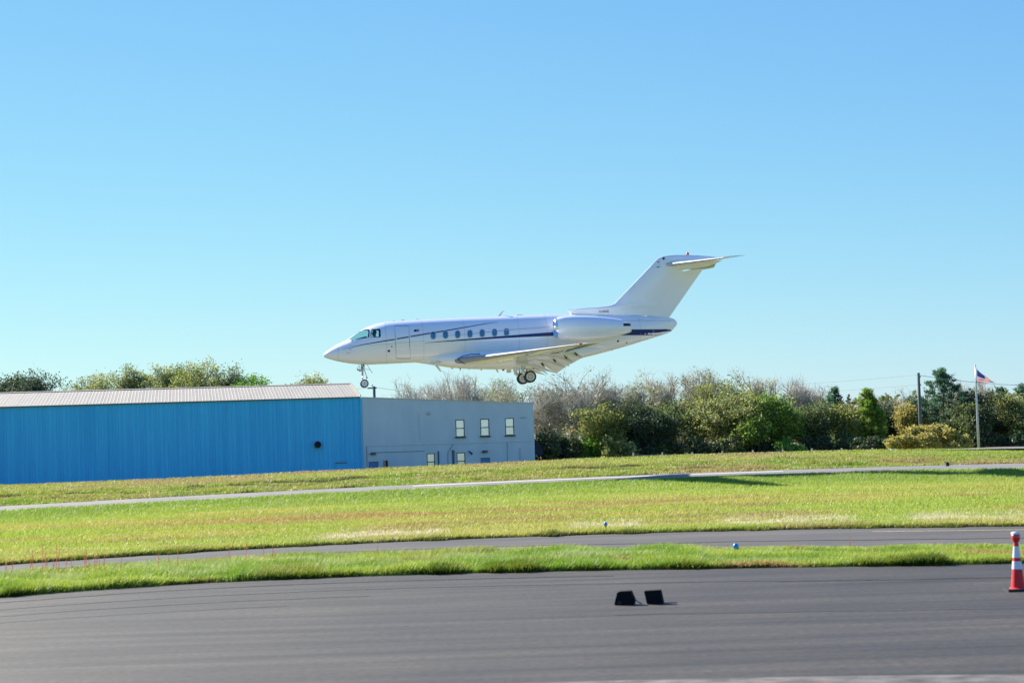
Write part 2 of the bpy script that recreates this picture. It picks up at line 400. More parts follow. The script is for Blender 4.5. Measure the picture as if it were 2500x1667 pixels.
E1 = np.array([math.cos(YAW), math.sin(YAW), 0]); E2 = np.array([-math.sin(YAW), math.cos(YAW), 0])
def BF(px, py, off=0.0):
    """photo pixel -> (along, z) on the facade plane pushed out by off towards the camera"""
    d = Fv + (px - 1250.0) / FPX * Rv - (py - 833.5) / FPX * Uv
    o = B0 - E2 * off
    t = np.dot(o - CAMP, E2) / np.dot(d, E2)
    p = CAMP + d * t - o
    return float(np.dot(p, E1)), float(p[2] + o[2])

hangar = empty('hangar', (B0[0], B0[1], FL), (0, 0, YAW))
tag(hangar, 'long blue corrugated steel hangar with pale metal roof', 'hangar')
eave = BF(884, 968)[1] - FL; ridge = eave + 1.36; HD = 10.0       # heights above the floor
PW = 1.14
def rib_profile(width, ribs, depth=0.045, w=0.07):
    xs = [(0.0, 0.0)]; sp = width / ribs
    for k in range(ribs):
        c = (k + 0.5) * sp
        xs += [(c - w, 0.0), (c - w * 0.45, depth), (c + w * 0.45, depth), (c + w, 0.0)]
    xs.append((width, 0.0)); return xs
prof = rib_profile(PW - 0.012, 3)
wv = [(x, -d, 0.0) for x, d in prof] + [(x, -d, eave) for x, d in prof]
nn = len(prof)
wallme = bpy.data.meshes.new('wall_panel')
wallme.from_pydata(wv, [], [(i, i + 1, nn + i + 1, nn + i) for i in range(nn - 1)]); wallme.materials.append(M['blue_steel'])
NP = 40
for k in range(NP):
    o = link('wall_panel', wallme, hangar); o.location = (-PW * (k + 1) - 0.06, 0, 0)
rprof = rib_profile(PW - 0.01, 4, 0.011, 0.05)
slopeL = math.hypot(HD + 0.12, 1.36)
rv = []
for (x, d) in rprof: rv.append((x, -0.12, eave - 0.016 + d + 0.02))
for (x, d) in rprof: rv.append((x, HD, ridge + d + 0.02))
nr_ = len(rprof)
roofme = bpy.data.meshes.new('roof_panel')
roofme.from_pydata(rv, [], [(i, i + 1, nr_ + i + 1, nr_ + i) for i in range(nr_ - 1)]); roofme.materials.append(M['roof_steel'])
rv2 = [(x, 2 * HD - y, z) for x, y, z in rv]
roofme2 = bpy.data.meshes.new('roof_panel_back')
roofme2.from_pydata(rv2, [], [(i, nr_ + i, nr_ + i + 1, i + 1) for i in range(nr_ - 1)]); roofme2.materials.append(M['roof_steel'])
for k in range(NP):
    o = link('roof_panel', roofme, hangar); o.location = (-PW * (k + 1) - 0.03, 0, 0)
    o = link('roof_panel', roofme2, hangar); o.location = (-PW * (k + 1) - 0.03, 0, 0)
HW = PW * NP + 0.1
b = MB().prism([(0, 0.02, 0), (0, 2 * HD, 0), (0, 2 * HD, eave - 0.03), (0, HD, ridge - 0.03), (0, 0.02, eave - 0.03)], (-0.06, 0, 0))
b.build('gable_wall', M['blue_steel'], hangar)
b = MB().prism([(-HW, 0.02, 0), (-HW, 2 * HD, 0), (-HW, 2 * HD, eave - 0.03), (-HW, HD, ridge - 0.03), (-HW, 0.02, eave - 0.03)], (0.06, 0, 0)); b.build('gable_wall', M['blue_steel'], hangar)
MB().box((-HW / 2, 2 * HD, eave / 2), (HW, 0.06, eave - 0.05)).build('rear_wall', M['blue_steel'], hangar)
MB().box((-HW / 2, -0.11, eave - 0.045), (HW - 0.1, 0.1, 0.09)).build('gutter', M['gutter'], hangar)
MB().prism([(0.05, -0.15, eave + 0.02), (0.05, HD, ridge + 0.03), (0.05, HD, ridge + 0.15), (0.05, -0.15, eave + 0.14)], (-0.1, 0, 0)).build('rake_trim', M['roof_steel'], hangar)
MB().prism([(-HW, HD - 0.3, ridge + 0.04), (-HW, HD, ridge + 0.11), (-HW, HD + 0.3, ridge + 0.04)], (HW - 0.06, 0, 0)).build('ridge_cap', M['roof_steel'], hangar)
MB().box((0.0, -0.075, eave / 2), (0.14, 0.06, eave - 0.1)).build('corner_trim', M['blue_steel'], hangar)
# exhaust duct and door on the long wall
vx, vz = BF(775.5, 1085, 0.2)
duct = MB().lathe([(0.0, 0.27), (0.25, 0.27), (0.42, 0.30), (0.42, 0.235), (0.1, 0.22)], (vx, 0.02, vz - FL), (0, -1, 0), 20).build('exhaust_duct', M['fixture'], hangar, True)
MB().lathe([(0.0, 0.0), (0.0, 0.22)], (vx, -0.12, vz - FL), (0, -1, 0), 20).build('duct_louvre', M['dark'], duct)
MB().box((vx, -0.055, vz - FL), (0.74, 0.03, 0.74)).build('duct_flange', M['blue_steel'], duct)
dx0, dz1 = BF(821, 1131); dx1, _ = BF(845, 1131)
dr = MB().box(((dx0 + dx1) / 2, -0.06, (dz1 - FL) / 2), (dx1 - dx0, 0.05, dz1 - FL)).build('door', M['blue_steel'], hangar)
MB().box(((dx0 + dx1) / 2, -0.08, dz1 - FL + 0.04), (dx1 - dx0 + 0.16, 0.1, 0.08)).build('door_head', M['gutter'], dr)
MB().box((dx1 - 0.12, -0.12, 1.0), (0.05, 0.07, 0.16)).build('handle', M['metal'], dr)

# grey office block
office = empty('office_building', (B0[0], B0[1], FL), (0, 0, YAW))
tag(office, 'two storey grey painted office block with sloping roofline beside the blue hangar', 'building')
ox0 = 0.09; ox1 = BF(1304, 1050)[0]
ozl = BF(888, 970.5)[1] - FL; ozr = BF(1303, 985.5)[1] - FL
def topz(x): return ozl + (ozr - ozl) * (x - ox0) / (ox1 - ox0)
def rect(p0, p1):
    a = BF(*p0); c = BF(*p1)
    return (min(a[0], c[0]), max(a[0], c[0]), min(a[1], c[1]) - FL, max(a[1], c[1]) - FL)
wins = [rect((1111.5, 1024.5), (1135, 1066)), rect((1172, 1022.5), (1195.5, 1064)), rect((1232.5, 1020.5), (1256, 1062)),
        rect((1041.5, 1106.5), (1063, 1148)), rect((1114.5, 1104.5), (1137, 1146))]
doors = [rect((900, 1127), (924, 1127)), rect((1173, 1117.5), (1196.5, 1117.5))]
doors = [(a, b_, 0.0, z1) for a, b_, z0, z1 in doors]
ops = wins + doors
xs = sorted(set([ox0, ox1] + [q for o in ops for q in o[:2]])); WTOP = max(o[3] for o in wins) + 0.1
zs = sorted(set([0.0, WTOP] + [q for o in ops for q in o[2:]]))
wb = MB()
def inside(x, z): return any(a < x < b_ and c < z < d for a, b_, c, d in ops)
for i in range(len(xs) - 1):
    for j in range(len(zs) - 1):
        if not inside((xs[i] + xs[i + 1]) / 2, (zs[j] + zs[j + 1]) / 2):
            wb.add([(xs[i], 0, zs[j]), (xs[i + 1], 0, zs[j]), (xs[i + 1], 0, zs[j + 1]), (xs[i], 0, zs[j + 1])], [(0, 1, 2, 3)])
    wb.add([(xs[i], 0, WTOP), (xs[i + 1], 0, WTOP), (xs[i + 1], 0, topz(xs[i + 1])), (xs[i], 0, topz(xs[i]))], [(0, 1, 2, 3)])
for a, b_, c, d in ops:                       # reveals
    wb.add([(a, 0, c), (a, 0, d), (b_, 0, d), (b_, 0, c), (a, .16, c), (a, .16, d), (b_, .16, d), (b_, .16, c)], [(0, 1, 5, 4), (1, 2, 6, 5), (2, 3, 7, 6), (3, 0, 4, 7)])
OD = 15.0
wb.add([(ox1, 0, 0), (ox1, OD, 0), (ox1, OD, topz(ox1)), (ox1, 0, topz(ox1))], [(0, 1, 2, 3)])
wb.add([(ox0, OD, 0), (ox1, OD, 0), (ox1, OD, topz(ox1)), (ox0, OD, topz(ox0))], [(3, 2, 1, 0)])
wb.build('wall', M['grey_wall'], office)
MB().add([(ox0, 0.05, topz(ox0) - 0.1), (ox1, 0.05, topz(ox1) - 0.1), (ox1, OD, topz(ox1) - 0.1), (ox0, OD, topz(ox0) - 0.1)], [(0, 1, 2, 3)]).build('roof', M['roof_steel'], office)
cp = MB().prism([(ox0, -0.06, topz(ox0) + 0.0), (ox1 + 0.04, -0.06, topz(ox1) + 0.0), (ox1 + 0.04, -0.06, topz(ox1) + 0.07), (ox0, -0.06, topz(ox0) + 0.07)], (0, 0.3, 0)); cp.build('coping', M['trim'], office)
MB().box((ox1 - 0.6, 0.1, topz(ox1) + 0.1), (1.2, 0.25, 0.09)).build('parapet_cap', M['trim'], office)
for k, (a, b_, c, d) in enumerate(wins):
    w = empty('window', ((a + b_) / 2, 0.05, c)); w.parent = office
    ww = b_ - a; hh = d - c
    fr = MB()
    for sx in (-1, 1): fr.box((sx * (ww / 2 - 0.035), 0, hh / 2), (0.07, 0.1, hh))
    for z in (0.035, hh * 0.5, hh - 0.035): fr.box((0, 0.004, z), (ww - 0.13, 0.09, 0.07))
    fr.build('frame', M['teal_frame'], w)
    for z0, z1 in ((0.07, hh * 0.5 - 0.03), (hh * 0.5 + 0.03, hh - 0.07)):
        MB().box((0, 0.03, (z0 + z1) / 2), (ww - 0.13, 0.02, z1 - z0)).build('pane', M['pane'], w)
    if k < 3:
        MB().box((0, -0.09, -0.04), (ww + 0.14, 0.2, 0.1)).build('sill', M['teal_frame'], w)
for k, (a, b_, c, d) in enumerate(doors):
    dd = MB().box(((a + b_) / 2, 0.08, d / 2), (b_ - a - 0.02, 0.05, d - 0.02)).build('door', M['door_blue'], office)
    MB().box((b_ - 0.14, 0.02, 1.0), (0.12, 0.06, 0.04)).build('handle', M['metal'], dd)
    MB().box(((a + b_) / 2, 0.045, d - 0.04), (b_ - a - 0.04, 0.025, 0.06)).build('door_head', M['gutter'], dd)
# wall fixtures
def fx(px, py): 
    x, z = BF(px, py); return x, z - FL
for (px, py) in ((911.5, 1107), (1184, 1102)):
    x, z = fx(px, py)
    l = MB().box((x, -0.14, z), (0.38, 0.24, 0.22)).build('flood_light', M['fixture'], office)
    MB().box((x, -0.275, z - 0.02), (0.30, 0.03, 0.14)).build('lens', M['gutter'], l)
    MB().box((x - 0.25, -0.04, z - 0.04), (0.14, 0.05, 0.05)).build('bracket', M['fixture'], l)
x, z = fx(1148, 1104)
l = MB().tube([(x - 0.12, -0.02, z + 0.1), (x - 0.1, -0.2, z + 0.08), (x + 0.12, -0.32, z - 0.16)], [0.05, 0.06, 0.09], 8).build('spot_light', M['fixture'], office)
x, z = fx(1046, 1008.5)
l = MB().lathe([(0, 0.16), (0.1, 0.14), (0.16, 0.08), (0.18, 0.0)], (x, 0, z), (0, -1, 0.1), 14).build('dome_lamp', M['trim'], office, True)
x, z = fx(1277, 1019.5)
MB().tube([(x - 0.25, -0.03, z), (x + 0.25, -0.03, z + 0.01)], 0.03, 6).build('cable_stub', M['pipe_blue'], office)
def conduit(pts, r, mat):
    return MB().tube([(fx(*p)[0], -r - 0.01, fx(*p)[1]) for p in pts], r, 6).build('conduit', mat, office)
conduit([(892, 1089), (1100, 1083), (1300, 1077)], 0.02, M['grey_wall'])
conduit([(919, 1104), (1036, 1100.5)], 0.028, M['pipe_blue'])
conduit([(1070, 1101), (1071, 1140)], 0.055, M['teal_frame'])
conduit([(1105, 1098), (1106.5, 1140)], 0.055, M['teal_frame'])
conduit([(1109, 1099), (1110, 1140)], 0.04, M['pipe_blue'])
conduit([(1107, 1082), (1093, 1106), (1094, 1138)], 0.025, M['pipe_blue'])
conduit([(1238, 1077), (1239, 1130)], 0.02, M['pipe_blue'])
conduit([(1022, 1010), (1025, 1075)], 0.018, M['grey_wall'])
conduit([(1270, 1094), (1271, 1130)], 0.055, M['trim'])
conduit([(895, 1088), (896, 1140)], 0.03, M['pipe_blue'])
a, b_, c, d = rect((1071, 1061), (1102, 1077))
MB().box(((a + b_) / 2, -0.012, (c + d) / 2), (b_ - a, 0.02, d - c)).build('patched_panel', M['grey_wall'], office)
# awning on the end wall
ax = ox1 + 0.02; az0 = fx(1308, 1075)[1]; az1 = fx(1327, 1111)[1]
aw = MB(); n = 8; pr = [(0.0, az0)]
pr += [(0.78 * math.sin(t * PI / 2 / n) , az1 + (az0 - az1) * math.cos(t * PI / 2 / n)) for t in range(n + 1)]
poly = [(ax + p[0], 0.4, p[1]) for p in pr[1:]] + [(ax, 0.4, az1)]
aw.prism(poly, (0, 2.2, 0)); aw.build('awning', M['navy_cloth'], office)
MB().box((ax + 0.05, 0.3, 0.9), (0.08, 0.5, 1.8)).build('end_door', M['door_blue'], office)
# utility cabinet in front of the wall
cx, cz = BF(941, 1124, 1.2)
cab = empty('utility_cabinet', tuple(B0 + E1 * cx - E2 * 1.2 + np.array([0, 0, FL])), (0, 0, YAW))
tag(cab, 'narrow tan and black upright cabinet standing before the grey office wall', 'cabinet')
MB().box((-0.1, 0, (cz - FL) / 2), (0.18, 0.4, cz - FL)).build('side_panel', M['tan'], cab)
MB().box((0.09, -0.01, (cz - FL) / 2 + 0.01), (0.19, 0.42, cz - FL)).build('door', M['dark'], cab)
MB().box((0.0, 0, cz - FL + 0.04), (0.42, 0.46, 0.05)).build('cap', M['trim'], cab)

# ------------------------------------------------------------------ aircraft
P_YAW = math.radians(7.0); P_PIT = math.radians(1.2)
PR = np.array((Matrix.Rotation(P_YAW, 3, 'Z') @ Matrix.Rotation(-P_PIT, 3, 'Y')))
PO = W(1220, 832, 98.0)
plane = empty('business_jet', tuple(PO)); plane.rotation_euler = (Matrix.Rotation(P_YAW, 3, 'Z') @ Matrix.Rotation(-P_PIT, 3, 'Y')).to_euler()
tag(plane, 'white twin engine business jet with navy stripes landing, wheels down', 'airplane')
def PL(px, py, L=0.0):
    """photo pixel -> aircraft coordinates (x aft, y to starboard, z up) on the plane y = -L"""
    d = Fv + (px - 1250.0) / FPX * Rv - (py - 833.5) / FPX * Uv
    dl = PR.T @ d; ol = PR.T @ (CAMP - PO)
    t = (-L - ol[1]) / dl[1]
    return ol + dl * t
topP = [(789.3, 868), (790.5, 864), (794, 860.4), (805, 851.5), (820, 842), (846.5, 828.6), (866, 815.8), (885, 803.6), (904, 794.6), (923, 788.9), (942, 785.2), (980, 782.2), (1076, 777), (1220, 771.3), (1322, 767.2), (1391, 766.7), (1480, 768.2), (1579, 771.4), (1634, 775), (1645, 778.5), (1651, 784), (1653.5, 789)]
botP = [(789.3, 868.6), (791, 871.5), (795, 873.6), (804, 876.5), (827, 882.6), (866, 888.4), (904, 889.9), (961, 887.4), (1009, 885), (1200, 875.5), (1330, 868.5), (1420, 864), (1470, 860), (1497, 854), (1563, 834.4), (1600, 823), (1625, 814.5), (1641, 805.5), (1650, 796), (1653.3, 790.5)]
T_ = np.array([PL(*p) for p in topP]); B_ = np.array([PL(*p) for p in botP])
XN = min(T_[0, 0], B_[0, 0]); XE = max(T_[-1, 0], B_[-1, 0])
def pchip(xk, yk):
    xk = np.array(xk); yk = np.array(yk); h = np.diff(xk); dlt = np.diff(yk) / h
    m = np.zeros(len(xk)); m[0] = dlt[0]; m[-1] = dlt[-1]
    for i in range(1, len(xk) - 1):
        if dlt[i - 1] * dlt[i] > 0:
            w1 = 2 * h[i] + h[i - 1]; w2 = h[i] + 2 * h[i - 1]
            m[i] = (w1 + w2) / (w1 / dlt[i - 1] + w2 / dlt[i])
    def f(x):
        x = np.asarray(x, float); i = np.clip(np.searchsorted(xk, x) - 1, 0, len(h) - 1)
        t = np.clip((x - xk[i]) / h[i], 0, 1)
        return (2*t**3-3*t**2+1)*yk[i] + (t**3-2*t**2+t)*h[i]*m[i] + (-2*t**3+3*t**2)*yk[i+1] + (t**3-t**2)*h[i]*m[i+1]
    return f
ztop = pchip(T_[:, 0], T_[:, 2]); zbot = pchip(B_[:, 0], B_[:, 2])
wk = [(0, 0.02), (0.02, .09), (0.1, 0.2), (0.5, 0.46), (1.0, 0.68), (1.6, 0.86), (2.3, 0.98), (3.2, 1.05), (10.5, 1.06), (12.2, 1.02), (13.5, 0.92), (14.6, 0.76), (15.8, 0.52), (16.8, 0.30), (17.2, 0.18), (XE - XN, 0.02)]
wk = [(a, b_) for a, b_ in wk if a < XE - XN - 0.05] + [(XE - XN, 0.02)]
whalf = pchip([XN + a for a, _ in wk], [b_ for _, b_ in wk])
def fus_section(x, n=40, scale=1.0):
    zt, zb, w = float(ztop(x)), float(zbot(x)), float(whalf(x))
    zc = (zt + zb) / 2; hh = max((zt - zb) / 2, 0.004)
    return [(x, -w * scale * math.sin(2 * PI * k / n), zc + hh * scale * math.cos(2 * PI * k / n)) for k in range(n)]
def ysurf(x, z):
    zt, zb, w = float(ztop(x)), float(zbot(x)), float(whalf(x))
    q = (z - (zt + zb) / 2) / max((zt - zb) / 2, 1e-3)
    return w * math.sqrt(max(0.0, 1 - min(1.0, q * q)))
def SP(px, py, off=0.0):
    """photo pixel -> point on the port skin of the fuselage"""
    L = 0.9
    for _ in range(12):
        p = PL(px, py, L); L = 0.5 * L + 0.5 * ysurf(p[0], p[2])
    p = PL(px, py, L)
    return np.array([p[0], -ysurf(p[0], p[2]) - off, p[2]])
def loft(rings, cap=True):
    n = len(rings[0]); v = [q for r in rings for q in r]
    f = [(i * n + k, i * n + (k + 1) % n, (i + 1) * n + (k + 1) % n, (i + 1) * n + k) for i in range(len(rings) - 1) for k in range(n)]
    if cap: f += [tuple(range(n - 1, -1, -1)), tuple(range((len(rings) - 1) * n, len(rings) * n))]
    return v, f
xsn = XN + (XE - XN) * np.concatenate([[0.0004, 0.0015, 0.004, 0.008], np.linspace(0.013, 0.24, 44)[0:], np.linspace(0.25, 0.94, 60), np.linspace(0.95, 0.9995, 16)])
v, f = loft([fus_section(x, 48) for x in xsn])
fus = meshobj('fuselage', v, f, M['white']); fixnormals(fus)
# hollow cockpit with side windows cut through both flanks
ws1 = [(849.5, 829.2), (864, 818.5), (877, 808.5), (889, 804.3), (900, 803.4), (902.5, 806), (901.3, 822), (898, 824.3), (879, 827.3), (861, 829.6)]
ws2 = [(908.3, 803.2), (927, 802.6), (928.8, 804.5), (929.8, 821.2), (927.5, 823), (906.5, 823.8), (904.6, 821.5), (906.4, 805)]
W1 = [SP(*p) for p in ws1]; W2 = [SP(*p) for p in ws2]
cutters = []
cx0 = PL(856, 820)[0]; cx1 = PL(958, 820)[0]
def cav_section(x, n=32):
    zt, zb, w = float(ztop(x)), float(zbot(x)), float(whalf(x))
    zc = (zt + zb) / 2; hh = (zt - zb) / 2; fl_ = zb + 0.52 * hh
    return [(x, -w * 0.93 * math.sin(2 * PI * (k + 0.5) / n), max(zc + hh * 0.93 * math.cos(2 * PI * (k + 0.5) / n), fl_ + 0.002 * abs(k - n / 2))) for k in range(n)]
v, f = loft([cav_section(x) for x in np.linspace(cx0, cx1, 14)])
c = meshobj('cav', v, f, M['navy_cloth']); fixnormals(c); cutters.append(c)
for WP in (W1, W2):
    c = MB().prism([(p[0], -2.0, p[2]) for p in WP], (0, 4.0, 0)).build('cut', M['frame_dark']); fixnormals(c); cutters.append(c)
for c in cutters[1:] + cutters[:1]:
    md = fus.modifiers.new('b', 'BOOLEAN'); md.operation = 'DIFFERENCE'; md.object = c; md.solver = 'EXACT'
    md.material_mode = 'TRANSFER'
dg = bpy.context.evaluated_depsgraph_get()
nm = bpy.data.meshes.new_from_object(fus.evaluated_get(dg))
fus.modifiers.clear(); fus.data = nm
for c in cutters: bpy.data.objects.remove(c, do_unlink=True)
fus.parent = plane; autosmooth(fus, 30)

def ring_strip(pts, width, off, name, mat, parent, inner=False):
    """closed thin band following points on the skin"""
    pts = [np.array(p) for p in pts]; n = len(pts); c = sum(pts) / n
    v = []
    for p in pts: 
        q = p + np.array([0, -off, 0]); v.append(q)
    for p in pts:
        d = (c - p); d[1] = 0; d = d / max(np.linalg.norm(d), 1e-6)
        q = p + d * width
        v.append(np.array([q[0], -ysurf(q[0], q[2]) - off, q[2]]))
    f = [(i, (i + 1) % n, n + (i + 1) % n, n + i) for i in range(n)]
    return meshobj(name, v, f, mat, parent)
for WP in (W1, W2):
    c = sum(WP) / len(WP)
    dense = []
    for i in range(len(WP)):
        for t in (0, 0.5):
            q = WP[i] * (1 - t) + WP[(i + 1) % len(WP)] * t
            dense.append(np.array([q[0], -ysurf(q[0], q[2]), q[2]]))
    for sgn in (1, -1):
        w = meshobj('cockpit_window', [(p[0], sgn * (p[1] + 0.012), p[2]) for p in dense] + [(c[0], sgn * (-ysurf(c[0], c[2]) + 0.012), c[2])], [(i, (i + 1) % len(dense), len(dense)) for i in range(len(dense))], M['glass'], plane, True)
        if sgn == 1:
            ring_strip(dense, 0.035, 0.004, 'window_seal', M['frame_dark'], w)
# stripes and markings on the port skin
def skin_strip(pts, name, mat, parent, off=0.006, sub=6):
    """pts: (px, py, thickness px)"""
    P = []
    for i in range(len(pts) - 1):
        for s in range(sub):
            t = s / sub; P.append(tuple(pts[i][k] * (1 - t) + pts[i + 1][k] * t for k in range(3)))
    P.append(pts[-1]); rows = 3; v = []
    if name == 'stripe' and mat is M['blue_paint']: P = [(a_, b2_, c_ * 1.3) for a_, b2_, c_ in P]
    for (x, y, th) in P:
        for r in range(rows): v.append(SP(x, y + th * (r / (rows - 1) - 0.5), off))
    f = [(i * rows + r, (i + 1) * rows + r, (i + 1) * rows + r + 1, i * rows + r + 1) for i in range(len(P) - 1) for r in range(rows - 1)]
    o = meshobj(name, v, f, mat, parent, True)
    return o
skin_strip([(838, 852, 0.3), (884.8, 841.6, 1.4), (928.8, 833.9, 2.0), (964, 828.4, 2.2)], 'stripe', M['blue_paint'], plane)
skin_strip([(968.5, 827.4, 2.2), (998, 822.3, 2.2)], 'stripe', M['blue_paint'], plane)
skin_strip([(1002, 821.5, 2.2), (1051, 813.2, 2.2), (1087.6, 807.3, 2.0), (1143, 797.6, 1.6), (1190, 789.5, 1.0), (1216, 786, 0.3)], 'stripe', M['blue_paint'], plane)
skin_strip([(1038, 837, 0.4), (1070, 834.4, 1.2), (1114.4, 831, 2.2), (1177, 826.3, 3.2), (1220, 823.2, 4.0), (1280, 819.3, 5.4), (1352, 815, 7.2)], 'stripe', M['blue_paint'], plane)
skin_strip([(1060, 822, 0.5), (1150, 815, 1.6), (1250, 804.5, 2.2), (1342, 798.2, 1.6)], 'stripe', M['skin_grey'], plane, off=0.004)  # thin grey band along the cabin windows, tapered at both ends
skin_strip([(900, 843, 0.3), (960, 839, 0.9), (1040, 831, 0.4)], 'stripe', M['skin_grey'], plane, off=0.004)
skin_strip([(1500, 811.5, 10.5), (1540, 811.2, 11), (1600, 811, 11), (1626, 809, 8.5), (1640, 806.3, 2.0)], 'stripe', M['blue_paint'], plane)
skin_strip([(1375, 783, 0.6), (1560, 782.5, 0.8), (1650, 783, 0.5)], 'stripe', M['seam_line'], plane)
# passenger door outline
dpts = [(963.2, 796.5), (965.2, 794.6), (997, 794.6), (998.8, 796.5), (1002.3, 874), (1000.5, 876), (969, 876), (967, 874)]
dd = []
for i in range(8):
    a, b_ = dpts[i], dpts[(i + 1) % 8]; n = 12 if i in (1, 3, 5, 7) else 2
    for s in range(n): dd.append((a[0] + (b_[0] - a[0]) * s / n, a[1] + (b_[1] - a[1]) * s / n))
dskin = [SP(*p) for p in dd]
door = ring_strip(dskin, 0.03, 0.005, 'door_seam', M['seam_line'], plane)
skin_strip([(956.5, 847, 1.6), (956.8, 866, 1.6)], 'door_handle', M['seam_line'], plane)
# cabin windows
for (px, py) in [(1057.6, 818.9), (1087.6, 817.2), (1117.3, 816), (1147.3, 814.7), (1177.2, 813.2), (1207.4, 811.8), (1236.5, 810.6)]:
    pts = []
    for k in range(24):
        t = 2 * PI * k / 24; cxx = math.cos(t); cy = math.sin(t)
        ex = 7.0 * math.copysign(abs(cxx) ** 0.8, cxx); ey = 9.8 * math.copysign(abs(cy) ** 0.8, cy)
        pts.append(SP(px + ex - ey * 0.0, py + ey, 0.008))
    c = SP(px, py, 0.008)
    w = meshobj('cabin_window', pts + [c], [(i, (i + 1) % 24, 24) for i in range(24)], M['window_blue'], plane, True)
    ring_strip([p + np.array([0, 0.008, 0]) for p in pts], 0.028, 0.012, 'window_rim', M['skin_grey'], w)
# little flag and small ports
skin_strip([(1010.7, 807.2, 5.4), (1016, 806.9, 5.4)], 'flag_canton', M['flag_blue'], plane, off=0.006, sub=2)
for k in range(5):
    skin_strip([(1016, 804.75 + k * 1.08, 1.0), (1023, 804.4 + k * 1.08, 1.0)], 'flag_stripe', M['flag_red'] if k % 2 == 0 else M['flag_white'], plane, off=0.006, sub=2)
def port(px, py, r, mat, name='port', proud=0.02):
    p = SP(px, py); 
    return MB().lathe([(0, r), (proud, r), (proud, 0.0)], tuple(p), (0, -1, 0), 14).build(name, mat, plane, True)
port(949.5, 856.5, 0.06, M['dark']); port(1090.5, 870.5, 0.065, M['metal']); port(1090.5, 870.5, 0.04, M['dark'], 'light', 0.03)
port(956.6, 846, 0.03, M['dark']); port(855.7, 852.5, 0.02, M['dark']); port(1508.5, 832.5, 0.055, M['dark'], 'vent'); port(1530, 836, 0.04, M['dark'], 'vent')
p = SP(853, 861.5); MB().tube([p + [0, 0, 0], p + [-0.02, -0.1, -0.01], p + [-0.16, -0.11, -0.02]], [0.018, 0.015, 0.008], 6).build('pitot_probe', M['metal'], plane)

for px_ in (823, 940, 1030, 1130, 1262, 1330, 1400, 1560):
    xa = float(PL(px_, 835)[0]); ra_ = fus_section(xa, 64, 1.0022); rb_ = fus_section(xa + 0.014, 64, 1.0022)
    meshobj('panel_seam', ra_ + rb_, [(k, (k + 1) % 64, 64 + (k + 1) % 64, 64 + k) for k in range(64)], M['seam_soft'], plane, True)
# belly fairing
fb = [(1012, 884.6), (1030, 887), (1057, 891), (1100, 897.3), (1140, 900.4), (1176, 901.4), (1260, 901.2), (1300, 898), (1334, 892.5), (1352, 888), (1420, 874), (1470, 861.5), (1500, 853.0)]
FBp = np.array([PL(*p) for p in fb]); zfb = pchip(FBp[:, 0], FBp[:, 2])
fwk = [(1012, 0.25), (1040, 0.55), (1080, 0.82), (1130, 1.05), (1180, 1.18), (1300, 1.2), (1360, 1.05), (1430, 0.75), (1480, 0.45), (1500, 0.25)]
fw = pchip([PL(a, 880)[0] for a, _ in fwk], [b_ for _, b_ in fwk])
rings = []
for x in np.linspace(FBp[0, 0] + 0.01, FBp[-1, 0] - 0.01, 60):
    zb = float(zfb(x)); zt = max(float(zbot(x)) + 0.5, zb + 0.1); w = float(fw(x)); n = 32; ring = []
    for k in range(n):
        t = 2 * PI * k / n; c, s = math.cos(t), math.sin(t)
        zc = (zt + zb) / 2; hh = (zt - zb) / 2
        ring.append((x, -w * math.copysign(abs(s) ** 0.92, s), zc + hh * math.copysign(abs(c) ** 0.95, c)))
    rings.append(ring)
v, f = loft(rings); o = meshobj('belly_fairing', v, f, M['white'], plane); fixnormals(o); autosmooth(o, 40)

# lifting surfaces
def airfoil(n=18):
    pts = []
    xs_ = [0.5 * (1 - math.cos(PI * i / n)) for i in range(n + 1)]
    th = lambda x: 5 * (0.2969 * math.sqrt(x) - 0.126 * x - 0.3516 * x * x + 0.2843 * x ** 3 - 0.1036 * x ** 4)
    up = [(x, th(x)) for x in xs_]; lo = [(x, -th(x)) for x in xs_]
    return up[::-1] + lo[1:-1]
AF = airfoil()
def foil_ring(le, te, thick, normal):
    le = Vector(le); te = Vector(te); ch = te - le; n = Vector(normal).normalized()
    return [tuple(le + ch * x + n * (y * thick * ch.length)) for x, y in AF]
def surface(name, secs, mat, normal=(0, 0, 1), parent=plane):
    v, f = loft([foil_ring(a, b_, t, normal) for a, b_, t in secs])
    o = meshobj(name, v, f, mat, parent); fixnormals(o); autosmooth(o, 40); return o
def lerp(a, b_, t): return np.array(a) * (1 - t) + np.array(b_) * t
LEr, TEr = PL(1119, 879.5, 0.85), PL(1322, 876.5, 0.85)
LEt, TEt = PL(1409, 840.5, 9.3), PL(1464, 836.8, 9.3)
mir = lambda p, s: (p[0], p[1] * s, p[2])
